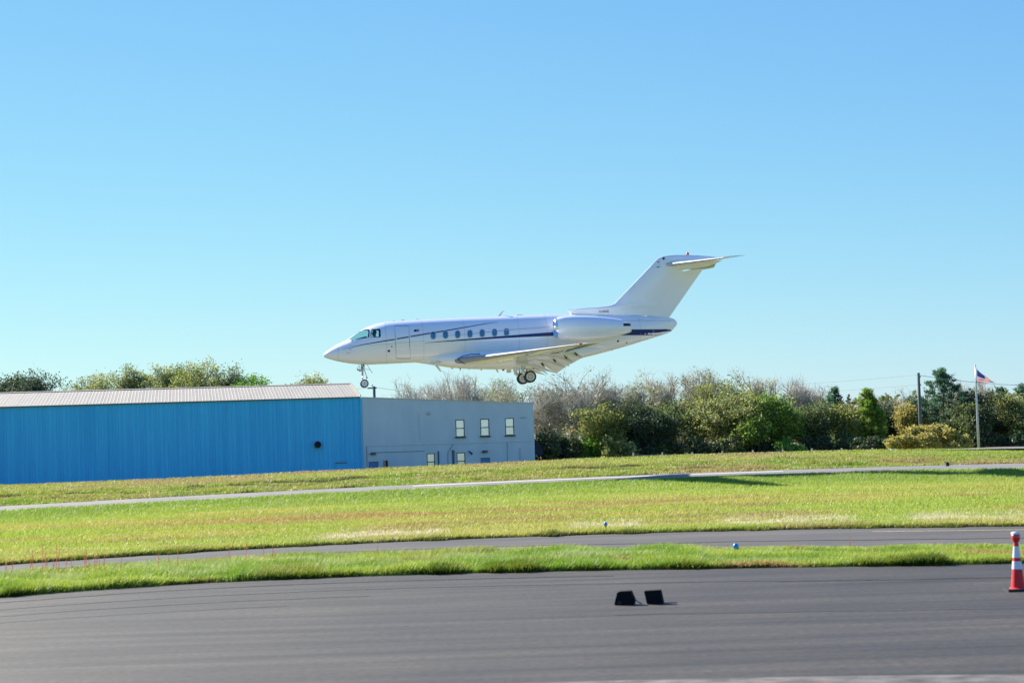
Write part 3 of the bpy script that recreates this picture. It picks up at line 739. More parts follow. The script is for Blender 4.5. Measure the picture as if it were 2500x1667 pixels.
for s in (1, -1):
    secs = []
    for t in np.linspace(0, 1, 9):
        le = lerp(LEr, LEt, t); te = lerp(TEr, TEt, t)
        if t < 0.35:                              # kinked inboard trailing edge and root cuff
            te = te + np.array([0.22 * (0.35 - t) / 0.35, 0, 0]); le = le + np.array([-0.25 * max(0, (0.12 - t) / 0.12), 0, 0])
        secs.append((mir(le, s), mir(te, s), 0.105 - 0.03 * t))
    wing = surface('wing', secs, M['white'])
    le2, te2 = mir(LEt, s), mir(TEt, s); e = np.array([0.22, -0.16 * s, 0.015])
    surface('wing_tip', [(le2, te2, 0.075), (np.array(le2) + e * 0.6, np.array(te2) + np.array([0.05, -0.1 * s, 0.01]), 0.07), (np.array(le2) + e * 2.0, np.array(te2) + np.array([0.12, -0.18 * s, 0.02]), 0.02)], M['white'])
    # polished leading edge
    v = []; ncut = 4; mid = len(AF) // 2
    idx = list(range(18 - ncut + 1, 18 + ncut))
    rr = [foil_ring(np.array(a) - np.array([0.006, 0, 0]), b_, tt * 1.03, (0, 0, 1)) for a, b_, tt in secs]
    for r in rr: v += [r[i] for i in idx]
    m_ = len(idx)
    o = meshobj('leading_edge', v, [(i * m_ + k, i * m_ + k + 1, (i + 1) * m_ + k + 1, (i + 1) * m_ + k) for i in range(8) for k in range(m_ - 1)], M['edge_metal'], wing, True)
    # flaps let down behind the trailing edge
    for (t0, t1) in ((0.06, 0.33), (0.345, 0.66)):
        sec = []
        for t in (t0, (t0 + t1) / 2, t1):
            te = lerp(TEr, TEt, t); le = lerp(LEr, LEt, t); ch = np.linalg.norm(te - le)
            if t < 0.35: te = te + np.array([0.22 * (0.35 - t) / 0.35, 0, 0])
            fc = 0.245 * ch; a = math.radians(38)
            p0 = te + np.array([-0.10 * ch, 0, -0.045 * ch]); p1 = p0 + np.array([math.cos(a) * fc, 0, -math.sin(a) * fc])
            sec.append((mir(p0, s), mir(p1, s), 0.13))
        surface('flap', sec, M['white_flat'])
    # flap track fairings with dark hinges
    for t in (0.10, 0.30, 0.48, 0.64):
        te = lerp(TEr, TEt, t); le = lerp(LEr, LEt, t); ch = np.linalg.norm(te - le)
        a = te + np.array([-0.42 * ch, 0, -0.05 * ch]); m2 = te + np.array([-0.16 * ch, 0, -0.10 * ch]); b2 = te + np.array([0.10 * ch, 0, -0.20 * ch])
        o = MB().tube([mir(a, s), mir(lerp(a, m2, 0.5), s), mir(m2, s), mir(lerp(m2, b2, 0.6), s), mir(b2, s)], [0.01, 0.055, 0.075, 0.06, 0.008], 10).build('flap_fairing', M['white_flat'], plane, True)
        h = te + np.array([-0.09 * ch, -0.12, -0.07 * ch])
        MB().prism([mir(h, s), mir(h + np.array([0.12, 0, -0.16]), s), mir(h + np.array([0.17, 0, -0.12]), s), mir(h + np.array([0.1, 0, 0.02]), s)], (0, 0.05 * s, 0)).build('hinge', M['dark'], o)
    # landing light at the tip
    MB().lathe([(0, 0.05), (0.1, 0.045), (0.16, 0.0)], mir(LEt + np.array([0.12, -0.05, 0]), s), (0.6, -0.9 * s, 0), 10).build('navigation_light', M['red'] if s == 1 else M['chrome'], plane, True)
# dark seam where the wing cuff meets the fairing
def tube_px(pts, r, name, mat, L, parent=plane, n=6):
    return MB().tube([tuple(PL(px, py, L if not isinstance(L, (list, tuple)) else L[i])) for i, (px, py) in enumerate(pts)], r, n).build(name, mat, parent, True)
tube_px([(1172, 863.6), (1150, 864.2), (1132, 868), (1121, 873.5), (1119, 877.5), (1124, 883), (1137, 889)], 0.016, 'root_seam', M['blue_paint'], [1.08, 1.09, 1.12, 1.16, 1.18, 1.20, 1.21])

# vertical tail
fin_tab = [  # py, px leading, px trailing
    (770, 1398, 1582), (764, 1391, 1587), (758, 1386.3, 1591.6), (754.5, 1388, 1594), (752.4, 1412, 1596), (750.6, 1444, 1597.2), (748, 1470, 1599), (745.6, 1487, 1601), (741.5, 1499, 1604),
    (733, 1507.5, 1610.5), (715, 1525, 1624), (690, 1549, 1643), (665, 1573, 1662), (659.5, 1578, 1667), (656, 1581.5, 1690), (652, 1585.5, 1718), (647, 1590, 1737), (641, 1595.8, 1753), (636, 1600.5, 1762), (632, 1604.2, 1766), (629, 1609, 1757), (626, 1616.5, 1735), (624, 1628, 1708), (622.8, 1642, 1684)]
rings = []
for (py, a, b_) in fin_tab:
    le = Vector(PL(a, py)); te = Vector(PL(b_, py + (b_ - a) * -0.0)); ch = (te - le).length
    hw = 0.13 if py < 745 else 0.15
    if py < 628: hw *= max(0.12, (py - 621) / 7.0)
    th_ = lambda x: 5 * (0.2969 * math.sqrt(x) - 0.126 * x - 0.3516 * x * x + 0.2843 * x ** 3 - 0.1036 * x ** 4)
    cutx = 0.72 if py > 657 else 1.0          # blunt at the rudder hinge
    rings.append([tuple(le + (te - le) * x + Vector((0, 1, 0)) * (math.copysign(th_(x * cutx), y) / 0.5 * hw)) for x, y in AF[:-0 or None]])
v, f = loft(rings); fin = meshobj('fin', v, f, M['white'], plane); fixnormals(fin); autosmooth(fin, 35)
rud = []
for t in np.linspace(0, 1, 6):
    a = lerp((1580.2, 771), (1662.2, 663), t); b_ = lerp((1634, 774.5), (1717, 655.5), t)
    le = Vector(PL(*a)); te = Vector(PL(*b_))
    rud.append([tuple(le), tuple(le + Vector((0, -0.072, 0))), tuple(te + Vector((0, -0.012, 0))), tuple(te + Vector((0, 0.012, 0))), tuple(le + Vector((0, 0.072, 0)))])
v, f = loft(rud); o = meshobj('rudder', v, f, M['white'], plane); fixnormals(o)
p = PL(1679, 622.2); MB().lathe([(0, 0.07), (0.06, 0.07), (0.12, 0.045), (0.14, 0)], tuple(p), (0, 0, 1), 12).build('beacon', M['red'], fin, True)
for (px, py, L, w) in ((1620, 631.4, 0.12, 0.06),):
    MB().lathe([(0, w), (0.03, w), (0.03, 0)], tuple(PL(px, py, 0.10)), (0, -1, 0), 12).build('port', M['dark'], fin)
for (px, py, sl) in ((1607, 639.8, -0.02), (1607, 652, 0.12)):
    q = PL(px, py, 0.13); MB().box(tuple(q), (0.14, 0.04, 0.026), Matrix.Rotation(-sl, 3, 'Y')).build('slot', M['frame_dark'], fin)
# tail plane
SLr, STr = PL(1622, 646.5, 0.05), PL(1752, 637, 0.05)
SLt, STt = PL(1766, 629.2, 3.5), PL(1821, 622.8, 3.5)
for s in (1, -1):
    secs = [(mir(lerp(SLr, SLt, t), s), mir(lerp(STr, STt, t), s), 0.10 - 0.02 * t) for t in np.linspace(0, 1, 6)]
    stab = surface('tailplane', secs, M['white'])
    idx = list(range(18 - 4, 18 + 5)); v = []
    for r in [foil_ring(np.array(a) - np.array([0.005, 0, 0]), b_, tt * 1.03, (0, 0, 1)) for a, b_, tt in secs]: v += [r[i] for i in idx]
    m_ = len(idx)
    meshobj('leading_edge', v, [(i * m_ + k, i * m_ + k + 1, (i + 1) * m_ + k + 1, (i + 1) * m_ + k) for i in range(5) for k in range(m_ - 1)], M['metal'], stab, True)

# engines
NL = 1.72
ntab = [(1353, 801.5, 21.5), (1354.5, 801.4, 23.5), (1359, 801.2, 26.0), (1368, 801, 28.5), (1380, 800.8, 30.0), (1400, 800.8, 31.0), (1425, 801, 31.0), (1450, 800.6, 29.4), (1475, 799.8, 26.4), (1500, 799, 22.2), (1519, 798.4, 18.6)]
PXM = 98.0 / FPX * 0.985
for s in (1, -1):
    rings = []
    for (px, py, r) in ntab:
        c = PL(px, py, NL); rr = r * PXM
        rings.append([(c[0], (c[1]) * s + rr * math.sin(2 * PI * k / 32), c[2] + rr * math.cos(2 * PI * k / 32)) for k in range(32)])
    v, f = loft(rings[2:], cap=False); nac = meshobj('engine_nacelle', v, f, M['white'], plane); fixnormals(nac); autosmooth(nac, 50)
    c0 = PL(1353, 801.5, NL); r0 = 21.5 * PXM
    inner = [[(c0[0] + dx, c0[1] * s + r * math.sin(2 * PI * k / 32), c0[2] + r * math.cos(2 * PI * k / 32)) for k in range(32)] for dx, r in ((0.02, r0 * 0.95), (0.06, r0 * 0.91), (0.14, r0 * 0.89))]
    v, f = loft(inner[::-1] + rings[:3] , cap=False); o = meshobj('intake_lip', v, f, M['chrome'], nac); fixnormals(o); autosmooth(o, 60)
    MB().lathe([(0.14, r0 * 0.89), (0.7, r0 * 0.9), (0.7, 0.16), (0.45, 0.0)], (c0[0], c0[1] * s, c0[2]), (1, 0, 0), 28).build('fan_duct', M['fixture'], nac, True)
    c1 = PL(1519, 798.4, NL); r1 = 18.6 * PXM
    MB().lathe([(0, r1), (0.012, r1 * 0.86), (-0.25, r1 * 0.84)], (c1[0], c1[1] * s, c1[2]), (1, 0, 0), 28).build('cowl_lip', M['white'], nac, True)
    MB().lathe([(-0.3, r1 * 0.52), (0.2, r1 * 0.50), (0.40, r1 * 0.44), (0.40, r1 * 0.38), (0.05, r1 * 0.36)], (c1[0], c1[1] * s, c1[2]), (1, -0.02 * s, 0), 28).build('exhaust_nozzle', M['fixture'], nac, True)
    sh_ = []
    for (dx, rr) in ((-0.35, r1 * 1.13), (0.0, r1 * 1.0), (0.2, r1 * 0.88), (0.42, r1 * 0.72)):      # lower reverser bucket
        sh_.append([(c1[0] + dx, c1[1] * s + rr * math.sin(t_), c1[2] + rr * math.cos(t_)) for t_ in np.linspace(math.radians(86), math.radians(274), 20)])
    for (dx, rr) in ((0.42, r1 * 0.66), (0.0, r1 * 0.92)):
        sh_.append([(c1[0] + dx, c1[1] * s + rr * math.sin(t_), c1[2] + rr * math.cos(t_)) for t_ in np.linspace(math.radians(86), math.radians(274), 20)])
    meshobj('reverser_bucket', [q for r in sh_ for q in r], [(a_ * 20 + k, a_ * 20 + k + 1, (a_ + 1) * 20 + k + 1, (a_ + 1) * 20 + k) for a_ in range(5) for k in range(19)], M['white'], nac, True)
    MB().lathe([(-0.3, r1 * 0.84), (-0.3, 0.0)], (c1[0], c1[1] * s, c1[2]), (1, 0, 0), 24).build('exhaust_baffle', M['dark'], nac)
    # pylon
    a = PL(1398, 801, 1.5); 
    surface('pylon', [((a[0], -0.55 * s, a[2] + 0.02), (a[0] + 2.9, -0.4 * s, a[2] + 0.1), 0.11), ((a[0] + 0.1, -1.4 * s, a[2]), (a[0] + 2.3, -1.45 * s, a[2] + 0.02), 0.11)], M['white'])

# antennas and small fittings
def blade(pts, name='antenna', L=0.0, th=0.03, mat='white_flat'):
    poly = [PL(px, py, L) for px, py in pts]
    MB().prism([(p[0], p[1] - th / 2, p[2]) for p in poly], (0, th, 0)).build(name, M[mat], plane)
blade([(1214, 771.8), (1222, 771.4), (1229.5, 759.5), (1233.5, 758.2), (1226.5, 757.8)])
blade([(1061, 891), (1070, 893), (1078, 906.5), (1073.5, 906.3)]); blade([(1209, 900.6), (1214, 900.6), (1218, 908.6), (1213.5, 908.6)])
blade([(1367, 884), (1379, 881.5), (1390.5, 893.4), (1385, 894)]); blade([(1325, 894), (1330, 893.4), (1333, 900.5), (1327, 900.5)])
blade([(1122, 899), (1125, 899.2), (1124.6, 903.6), (1122.6, 903.6)], mat='fixture')
for (px, py, w, h) in ((960, 782.6, 5, 2), (983, 781.2, 9, 2), (1019, 779.6, 9, 2), (1048, 777.6, 3, 3), (1077, 776, 2.5, 3.5), (1107, 775.2, 4, 1.6), (1268, 768.8, 17, 2.6), (1324, 766.2, 3, 2)):
    blade([(px - w / 2, py + 2), (px + w / 2, py + 1.7), (px + w / 2, py - h * 0.3), (px - w / 2 + 1, py - h * 0.3)], 'antenna_fitting', th=0.12)
for (px, py, w) in ((1104, 899.5, 6), (1145, 901.8, 2), (1175, 903, 4), (1298, 898.8, 3), (1360, 886.5, 2), (1494, 855, 3)):
    blade([(px - w / 2, py - 2), (px + w / 2, py - 2), (px + w / 2, py + 1), (px - w / 2, py + 1)], 'drain_mast', th=0.06)
p = PL(1228.6, 900.2); MB().lathe([(0, 0.075), (0.04, 0.075), (0.09, 0.05), (0.11, 0)], tuple(p), (0, 0, -1), 12).build('beacon', M['red'], plane, True)
for (px, py) in ((1053, 888.2), (1060, 889.2), (1069, 885.5), (1074, 885.8)):
    p = PL(px, py, 0.55); MB().lathe([(0, 0.07), (0.05, 0.06), (0.07, 0.0)], tuple(p + np.array([0, -0.1, 0.02])), (-0.7, -0.6, -0.4), 10).build('landing_light', M['chrome'], plane, True)
q = SP(1412, 861.5); MB().box(tuple(q), (0.13, 0.03, 0.03)).build('vent', M['frame_dark'], plane)
# registration on the dorsal fin
tc_ = bpy.data.curves.new('registration', 'FONT'); tc_.body = "N10HE"; tc_.size = 0.17; tc_.extrude = 0.003
tc_.materials.append(M['frame_dark']); tc_.align_x = 'CENTER'
to = bpy.data.objects.new('registration_text', tc_); COL.objects.link(to)
dg = bpy.context.evaluated_depsgraph_get(); tme = bpy.data.meshes.new_from_object(to.evaluated_get(dg)); bpy.data.objects.remove(to, do_unlink=True)
p = PL(1474.5, 763.2, 0.16); reg = link('registration', tme, fin); reg.location = (p[0], p[1] - 0.012, p[2]); reg.rotation_euler = (PI / 2, 0, 0)
if not tme.materials: tme.materials.append(M['frame_dark'])

# landing gear
def wheel(c, r, wd, rim_r, parent, slots=12, hub_dark=False):
    w = empty('wheel', tuple(c)); w.parent = parent
    h = wd / 2
    MB().lathe([(-h * 0.75, rim_r), (-h, rim_r * 1.12), (-h, r * 0.86), (-h * 0.6, r * 0.975), (0, r), (h * 0.6, r * 0.975), (h, r * 0.86), (h, rim_r * 1.12), (h * 0.75, rim_r)], (0, 0, 0), (0, 1, 0), 32).build('tyre', M['tyre'], w, True)
    MB().lathe([(-h * 0.7, 0.0), (-h * 0.72, rim_r * 0.3), (-h * 0.55, rim_r * 0.72), (-h * 0.8, rim_r * 0.86), (-h * 0.8, rim_r), (h * 0.8, rim_r), (h * 0.8, rim_r * 0.86), (h * 0.55, rim_r * 0.72), (h * 0.72, rim_r * 0.3), (h * 0.7, 0)], (0, 0, 0), (0, 1, 0), 32).build('rim', M['rim'], w, True)
    if slots:
        sl = MB()
        for k in range(slots):
            t = 2 * PI * k / slots; rot = Matrix.Rotation(-t, 3, 'Y')
            for sg in (-1, 1):
                sl.box(tuple(rot @ Vector((rim_r * 0.52, sg * h * 0.66, 0))), (rim_r * 0.26, 0.03, rim_r * 0.085), rot)
        sl.build('rim_slots', M['dark'], w)
    if hub_dark:
        MB().lathe([(h * 0.6, rim_r * 0.24), (h * 0.85, rim_r * 0.22), (h * 0.85, 0)], (0, 0, 0), (0, -1, 0), 16).build('hub', M['dark'], w, True)
    return w
PXM2 = 98.0 / FPX
ng = empty('nose_gear', tuple(PL(885, 889))); ng.parent = plane; ngo = PL(885, 889)
def NG(px, py, L=0.0): return tuple(np.array(PL(px, py, L)) - ngo)
MB().tube([NG(884, 884), NG(884.3, 890), NG(884.4, 897.2)], [0.075, 0.075, 0.07], 12).build('strut_housing', M['strut'], ng, True)
MB().tube([NG(884.4, 897.2), NG(884.5, 898)], [0.08, 0.08], 12).build('collar', M['fixture'], ng)
MB().tube([NG(884.5, 898), NG(884.6, 902), NG(885, 908), NG(885.1, 917.5)], [0.07, 0.065, 0.05, 0.046], 12).build('strut', M['strut'], ng, True)
MB().tube([NG(885.1, 917), NG(885.6, 929), NG(889.5, 936.3)], [0.03, 0.03, 0.035], 10).build('piston', M['metal'], ng, True)
MB().tube([NG(889.5, 936.3, 0.2), NG(889.5, 936.3, -0.2)], 0.03, 8).build('axle', M['metal'], ng)
for L in (0.13, -0.13):
    c = np.array(PL(889.5, 936.3)); c[1] = -L
    wheel(c - ngo, 10.2 * PXM2, 0.15, 7.4 * PXM2, ng, slots=0, hub_dark=True)
MB().tube([NG(886, 900), NG(889, 901.4), NG(895.7, 921.5), NG(894.4, 927), NG(890, 934)], [0.02, 0.022, 0.017, 0.016, 0.02], 8).build('torque_link', M['strut'], ng)
MB().tube([NG(895.0, 921.8, 0.03), NG(896.6, 921.8, -0.03)], 0.03, 8).build('link_joint', M['fixture'], ng)
MB().tube([NG(889, 901.4), NG(890.5, 898.5), NG(889, 895)], [0.015] * 3, 6).build('link', M['strut'], ng)
MB().prism([NG(894.6, 888.5, 0.3), NG(896.2, 888.9, 0.3), NG(909.6, 910.4, 0.3), NG(908.4, 911.2, 0.3)], (0, 0.02, 0)).build('gear_door', M['strut'], ng)
MB().tube([NG(891, 901.2, 0.0), NG(902, 902, 0.3)], 0.012, 6).build('door_rod', M['strut'], ng)
MB().tube([NG(873.5, 886), NG(877.6, 893.4), NG(871.2, 898.3), NG(875, 901.5), NG(878.5, 899), NG(877.5, 893.6)], 0.014, 6).build('light_bracket', M['strut'], ng)
for (px, py) in ((871.5, 903), (876, 905.2), (879, 905)):
    MB().lathe([(0, 0.045), (0.07, 0.04), (0.1, 0.015)], NG(px, py - 0.5), (1, 0, 0), 10).build('taxi_light', M['metal'], ng, True)
MB().tube([NG(872, 903), NG(884, 900.5)], 0.014, 6).build('light_bar', M['strut'], ng)
MB().tube([NG(887, 886.5), NG(888, 895)], [0.04, 0.05], 8).build('actuator', M['fixture'], ng)
gc = PL(1294.8, 919.2, 1.55); track = 1.38
for s in (1, -1):
    mg = empty('main_gear', (gc[0] - 0.3, -track * s, gc[2] + 0.75)); mg.parent = plane
    for off in (0.17, -0.17):
        wheel((0.3, -off * s, -0.75), 14.9 * PXM2 * 0.985, 0.2, 10.3 * PXM2 * 0.985, mg, slots=12)
    MB().tube([(0.3, -0.3 * s, -0.75), (0.3, 0.3 * s, -0.75)], 0.05, 10).build('axle', M['metal'], mg)
    MB().tube([(0.0, 0, 0.25), (0.02, 0, -0.1), (-0.05, 0, -0.42)], [0.09, 0.085, 0.08], 12).build('strut', M['rim'], mg, True)
    MB().tube([(-0.08, 0, -0.42), (0.1, 0, -0.62), (0.3, 0, -0.75)], [0.10, 0.085, 0.075], 10).build('trailing_arm', M['rim'], mg, True)
    MB().tube([(0.2, 0, 0.1), (0.16, 0, -0.25), (0.14, 0, -0.6)], [0.05, 0.055, 0.04], 10).build('shock_absorber', M['chrome'], mg, True)
    MB().tube([(-0.12, -0.06 * s, 0.1), (-0.14, -0.06 * s, -0.4)], [0.03, 0.03], 8).build('brake_line', M['chrome'], mg)
    MB().box((-0.38, 0.0, -0.33), (0.22, 0.2, 0.2)).build('brake_manifold', M['rim'], mg)
    MB().box((-0.1, -0.26 * s, 0.02), (0.55, 0.02, 0.42), Matrix.Rotation(0.1, 3, 'Y')).build('gear_door', M['white_flat'], mg)

# the pilot, seen through the side window
pil = PL(915, 818, 0.42); pw = np.array(PR @ pil + PO)
pv = []
prof = [(-0.62, 0.16, 0.20), (-0.45, 0.17, 0.22), (-0.30, 0.15, 0.23), (-0.20, 0.12, 0.20), (-0.14, 0.075, 0.10), (-0.10, 0.062, 0.065), (-0.04, 0.066, 0.064), (0.02, 0.092, 0.075), (0.09, 0.105, 0.082), (0.15, 0.098, 0.078), (0.20, 0.066, 0.055), (0.225, 0.02, 0.02)]
rings = []
for (z, a, b_) in prof:
    off = -0.03 if z > -0.05 else 0.02
    rings.append([(off + a * math.cos(2 * PI * k / 20) - (0.028 if (-0.01 < z < 0.05 and k == 10) else 0), b_ * math.sin(2 * PI * k / 20), z) for k in range(20)])
v, f = loft(rings)
person = meshobj('person', v, f, M['skin'], None, True); person.location = tuple(pw); person.rotation_euler = (0, 0, P_YAW)
tag(person, 'pilot in dark clothes seated behind the square cockpit window', 'person')
rg = [[(q[0] * 1.12 + 0.003, q[1] * 1.12, q[2]) for q in r] for r in rings[:4]]
v, f = loft(rg); meshobj('shirt', v, f, M['navy_cloth'], person, True)
rg = [[(q[0] * 1.08 + 0.025, q[1] * 1.12, q[2] + 0.015) for q in r] for r in rings[8:]]
v, f = loft(rg); meshobj('hair', v, f, M['navy_cloth'], person, True)
MB().tube([(-0.02, -0.09, 0.06), (-0.02, -0.07, 0.2), (-0.02, 0, 0.26), (-0.02, 0.07, 0.2), (-0.02, 0.09, 0.06)], [0.035, 0.014, 0.014, 0.014, 0.035], 8).build('headset', M['dark'], person, True)
for sy in (-1, 1):
    MB().tube([(0.02, sy * 0.21, -0.22), (-0.05, sy * 0.25, -0.42), (-0.28, sy * 0.2, -0.5)], [0.06, 0.05, 0.035], 10).build('sleeve', M['navy_cloth'], person, True)
st = empty('seat_back'); st.parent = plane; bpy.data.objects.remove(st)
q = PL(921, 822, 0.42); MB().box((q[0] + 0.25, q[1], q[2] - 0.12), (0.12, 0.42, 0.6), Matrix.Rotation(0.15, 3, 'Y')).build('pilot_seat', M['navy_cloth'], plane)
q = PL(880, 829, 0.0); MB().prism([(q[0] - 0.5, -0.6, q[2] - 0.05), (q[0] + 0.25, -0.75, q[2] + 0.12), (q[0] + 0.4, -0.75, q[2] - 0.1), (q[0] + 0.3, -0.7, q[2] - 0.4)], (0, 1.4, 0)).build('instrument_coaming', M['frame_dark'], plane)

# ------------------------------------------------------------------ trees
def quads_mesh(name, C, A, Bv, cols, mat, parent):
    """leaf quads: centres C, half-axes A, Bv, colours (n,3); diamond shaped leaves"""
    n = len(C)
    V = np.empty((n, 4, 3)); V[:, 0] = C - A; V[:, 1] = C - Bv; V[:, 2] = C + A; V[:, 3] = C + Bv
    me = bpy.data.meshes.new(name)
    me.vertices.add(n * 4); me.vertices.foreach_set("co", V.reshape(-1).astype(np.float32))
    me.loops.add(n * 4); me.loops.foreach_set("vertex_index", np.arange(n * 4, dtype=np.int32))
    me.polygons.add(n); me.polygons.foreach_set("loop_start", np.arange(0, n * 4, 4, dtype=np.int32))
    me.update(calc_edges=True)
    at = me.attributes.new("col", 'FLOAT_COLOR', 'POINT')
    cc = np.ones((n, 4, 4)); cc[:, :, :3] = cols[:, None, :]
    at.data.foreach_set("color", cc.reshape(-1).astype(np.float32))
    me.materials.append(mat)
    return link(name, me, parent)

def segs_mesh(name, segs, mat, parent, n=4):
    """tapered branch segments as one mesh"""
    if not segs: return None
    S = np.array([(*a, *b_, r0, r1) for a, b_, r0, r1 in segs]); p0, p1 = S[:, :3], S[:, 3:6]
    d = p1 - p0; d /= np.maximum(np.linalg.norm(d, axis=1), 1e-6)[:, None]
    ref = np.where(np.abs(d[:, 2:3]) < 0.9, np.array([[0, 0, 1.0]]), np.array([[1.0, 0, 0]]))
    a = np.cross(d, ref); a /= np.linalg.norm(a, axis=1)[:, None]; b_ = np.cross(d, a)
    k = len(S); V = np.empty((k, 2 * n, 3))
    for i in range(n):
        t = 2 * PI * i / n; o = a * math.cos(t) + b_ * math.sin(t)
        V[:, i] = p0 + o * S[:, 6:7]; V[:, n + i] = p1 + o * S[:, 7:8]
    base = np.arange(k)[:, None] * 2 * n
    F = np.empty((k, n, 4), dtype=np.int32)
    for i in range(n):
        F[:, i, 0] = base[:, 0] + i; F[:, i, 1] = base[:, 0] + (i + 1) % n; F[:, i, 2] = base[:, 0] + n + (i + 1) % n; F[:, i, 3] = base[:, 0] + n + i
    me = bpy.data.meshes.new(name); nf = k * n
    me.vertices.add(k * 2 * n); me.vertices.foreach_set("co", V.reshape(-1).astype(np.float32))
    me.loops.add(nf * 4); me.loops.foreach_set("vertex_index", F.reshape(-1))
    me.polygons.add(nf); me.polygons.foreach_set("loop_start", np.arange(0, nf * 4, 4, dtype=np.int32))
    me.update(calc_edges=True); me.materials.append(mat)
    return link(name, me, parent)

def skeleton(rng, height, width, levels=5, trunks=1, base=0.22, spread=0.75, kids=(2, 4), up=0.25):
    """returns thick segments, twig segments, tips (all scaled to the wanted height and width)"""
    segs = []; tips = []
    def rec(p, d, ln, r, lv):
        n = 3; q = p.copy(); dd = d.copy()
        for i in range(n):
            dd = dd + rng.normal(0, 0.16, 3); dd[2] += up * 0.3; dd /= np.linalg.norm(dd)
            q2 = q + dd * ln / n; rr0 = r * (1 - 0.3 * i / n); rr1 = r * (1 - 0.3 * (i + 1) / n)
            segs.append((q.copy(), q2.copy(), rr0, rr1, lv))
            if lv < levels and lv > 0 and i < n - 1 and rng.random() < 0.75: child(q2, dd, ln * rng.uniform(0.5, 0.75), rr1 * 0.55, lv + 1)
            q = q2
        if lv >= levels: tips.append(q.copy()); return
        for _ in range(rng.integers(kids[0], kids[1])): child(q, dd, ln * rng.uniform(0.62, 0.9), r * 0.62, lv + 1)
    def child(p, d, ln, r, lv):
        a = rng.normal(0, 1, 3); a -= d * a.dot(d); a /= np.linalg.norm(a)
        s = spread * rng.uniform(0.5, 1.2); nd = d * math.cos(s) + a * math.sin(s); nd[2] += up * 0.4; nd /= np.linalg.norm(nd)
        rec(p, nd, ln, r, lv)
    for t in range(trunks):
        d0 = np.array([rng.normal(0, 0.12 + 0.12 * (trunks > 1)), rng.normal(0, 0.12), 1.0]); d0 /= np.linalg.norm(d0)
        rec(np.array([0.15 * t - 0.07 * (trunks - 1), 0, 0]), d0, base, 0.035, 0)
    P = np.array([s[1] for s in segs])
    zs = height / P[:, 2].max(); lo, hi = np.percentile(P[:, 0], 1), np.percentile(P[:, 0], 99); xsn_ = width / (hi - lo)
    sc = np.array([xsn_, xsn_, zs]); cxm = 0.5 * (lo + hi) * 0.6
    def tr(q): w = q * sc; w[0] -= cxm * xsn_ * min(1, q[2] / 0.4); return w
    segs = [(tr(a), tr(b_), r0 * zs, r1 * zs, lv) for a, b_, r0, r1, lv in segs]
    tips = np.array([tr(t) for t in tips])
    return segs, tips

def leaves(rng, pts, per, spread, size, palette, jitter=0.22):
    n = len(pts) * per
    idx = np.repeat(np.arange(len(pts)), per)
    C = pts[idx] + rng.normal(0, 1, (n, 3)) * np.array([spread, spread, spread * 0.75])
    a = rng.normal(0, 1, (n, 3)); a /= np.linalg.norm(a, axis=1)[:, None]
    b_ = rng.normal(0, 1, (n, 3)); b_ -= a * (a * b_).sum(1)[:, None]; b_ /= np.linalg.norm(b_, axis=1)[:, None]
    s = size * rng.uniform(0.6, 1.35, n)[:, None]
    pal = np.array(palette); ci = rng.integers(0, len(pal), len(pts))
    col = pal[ci][idx] * rng.uniform(1 - jitter, 1 + jitter, (n, 1)) * rng.uniform(1 - jitter * 0.3, 1 + jitter * 0.3, (n, 3))
    return C, a * s, b_ * s * 0.62, np.clip(col, 0.005, 1)

PAL = {
    'dark': [(0.052, 0.085, 0.042), (0.062, 0.108, 0.042), (0.085, 0.105, 0.052)],
    'mixed': [(0.095, 0.145, 0.05), (0.15, 0.20, 0.065), (0.12, 0.12, 0.07), (0.18, 0.245, 0.065)],
    'green': [(0.154, 0.319, 0.041), (0.114, 0.247, 0.045), (0.206, 0.393, 0.053)],
    'bright': [(0.26, 0.42, 0.05), (0.20, 0.34, 0.045), (0.12, 0.22, 0.04), (0.30, 0.38, 0.07), (0.09, 0.15, 0.035)],
    'yellow': [(0.30, 0.335, 0.075), (0.24, 0.29, 0.07), (0.34, 0.33, 0.09), (0.16, 0.215, 0.055)],
    'gold': [(0.46, 0.40, 0.10), (0.37, 0.335, 0.085), (0.32, 0.315, 0.09), (0.50, 0.43, 0.13)],
    'olive': [(0.32, 0.345, 0.11), (0.23, 0.28, 0.085), (0.36, 0.36, 0.13), (0.15, 0.20, 0.065)],
    'pine': [(0.059, 0.133, 0.080), (0.080, 0.172, 0.092), (0.119, 0.225, 0.119)],
    'brown': [(0.281, 0.206, 0.130), (0.367, 0.271, 0.161), (0.216, 0.185, 0.120)],
}
def base_h(px, top_py, wpx, D, zb=-2.0):
    top = W(px, top_py, D); x = top[0] ; h = top[2] - zb; w = wpx * D / FPX
    # undo the lean that the camera roll gives
    return np.array([top[0], D, zb]), h, w

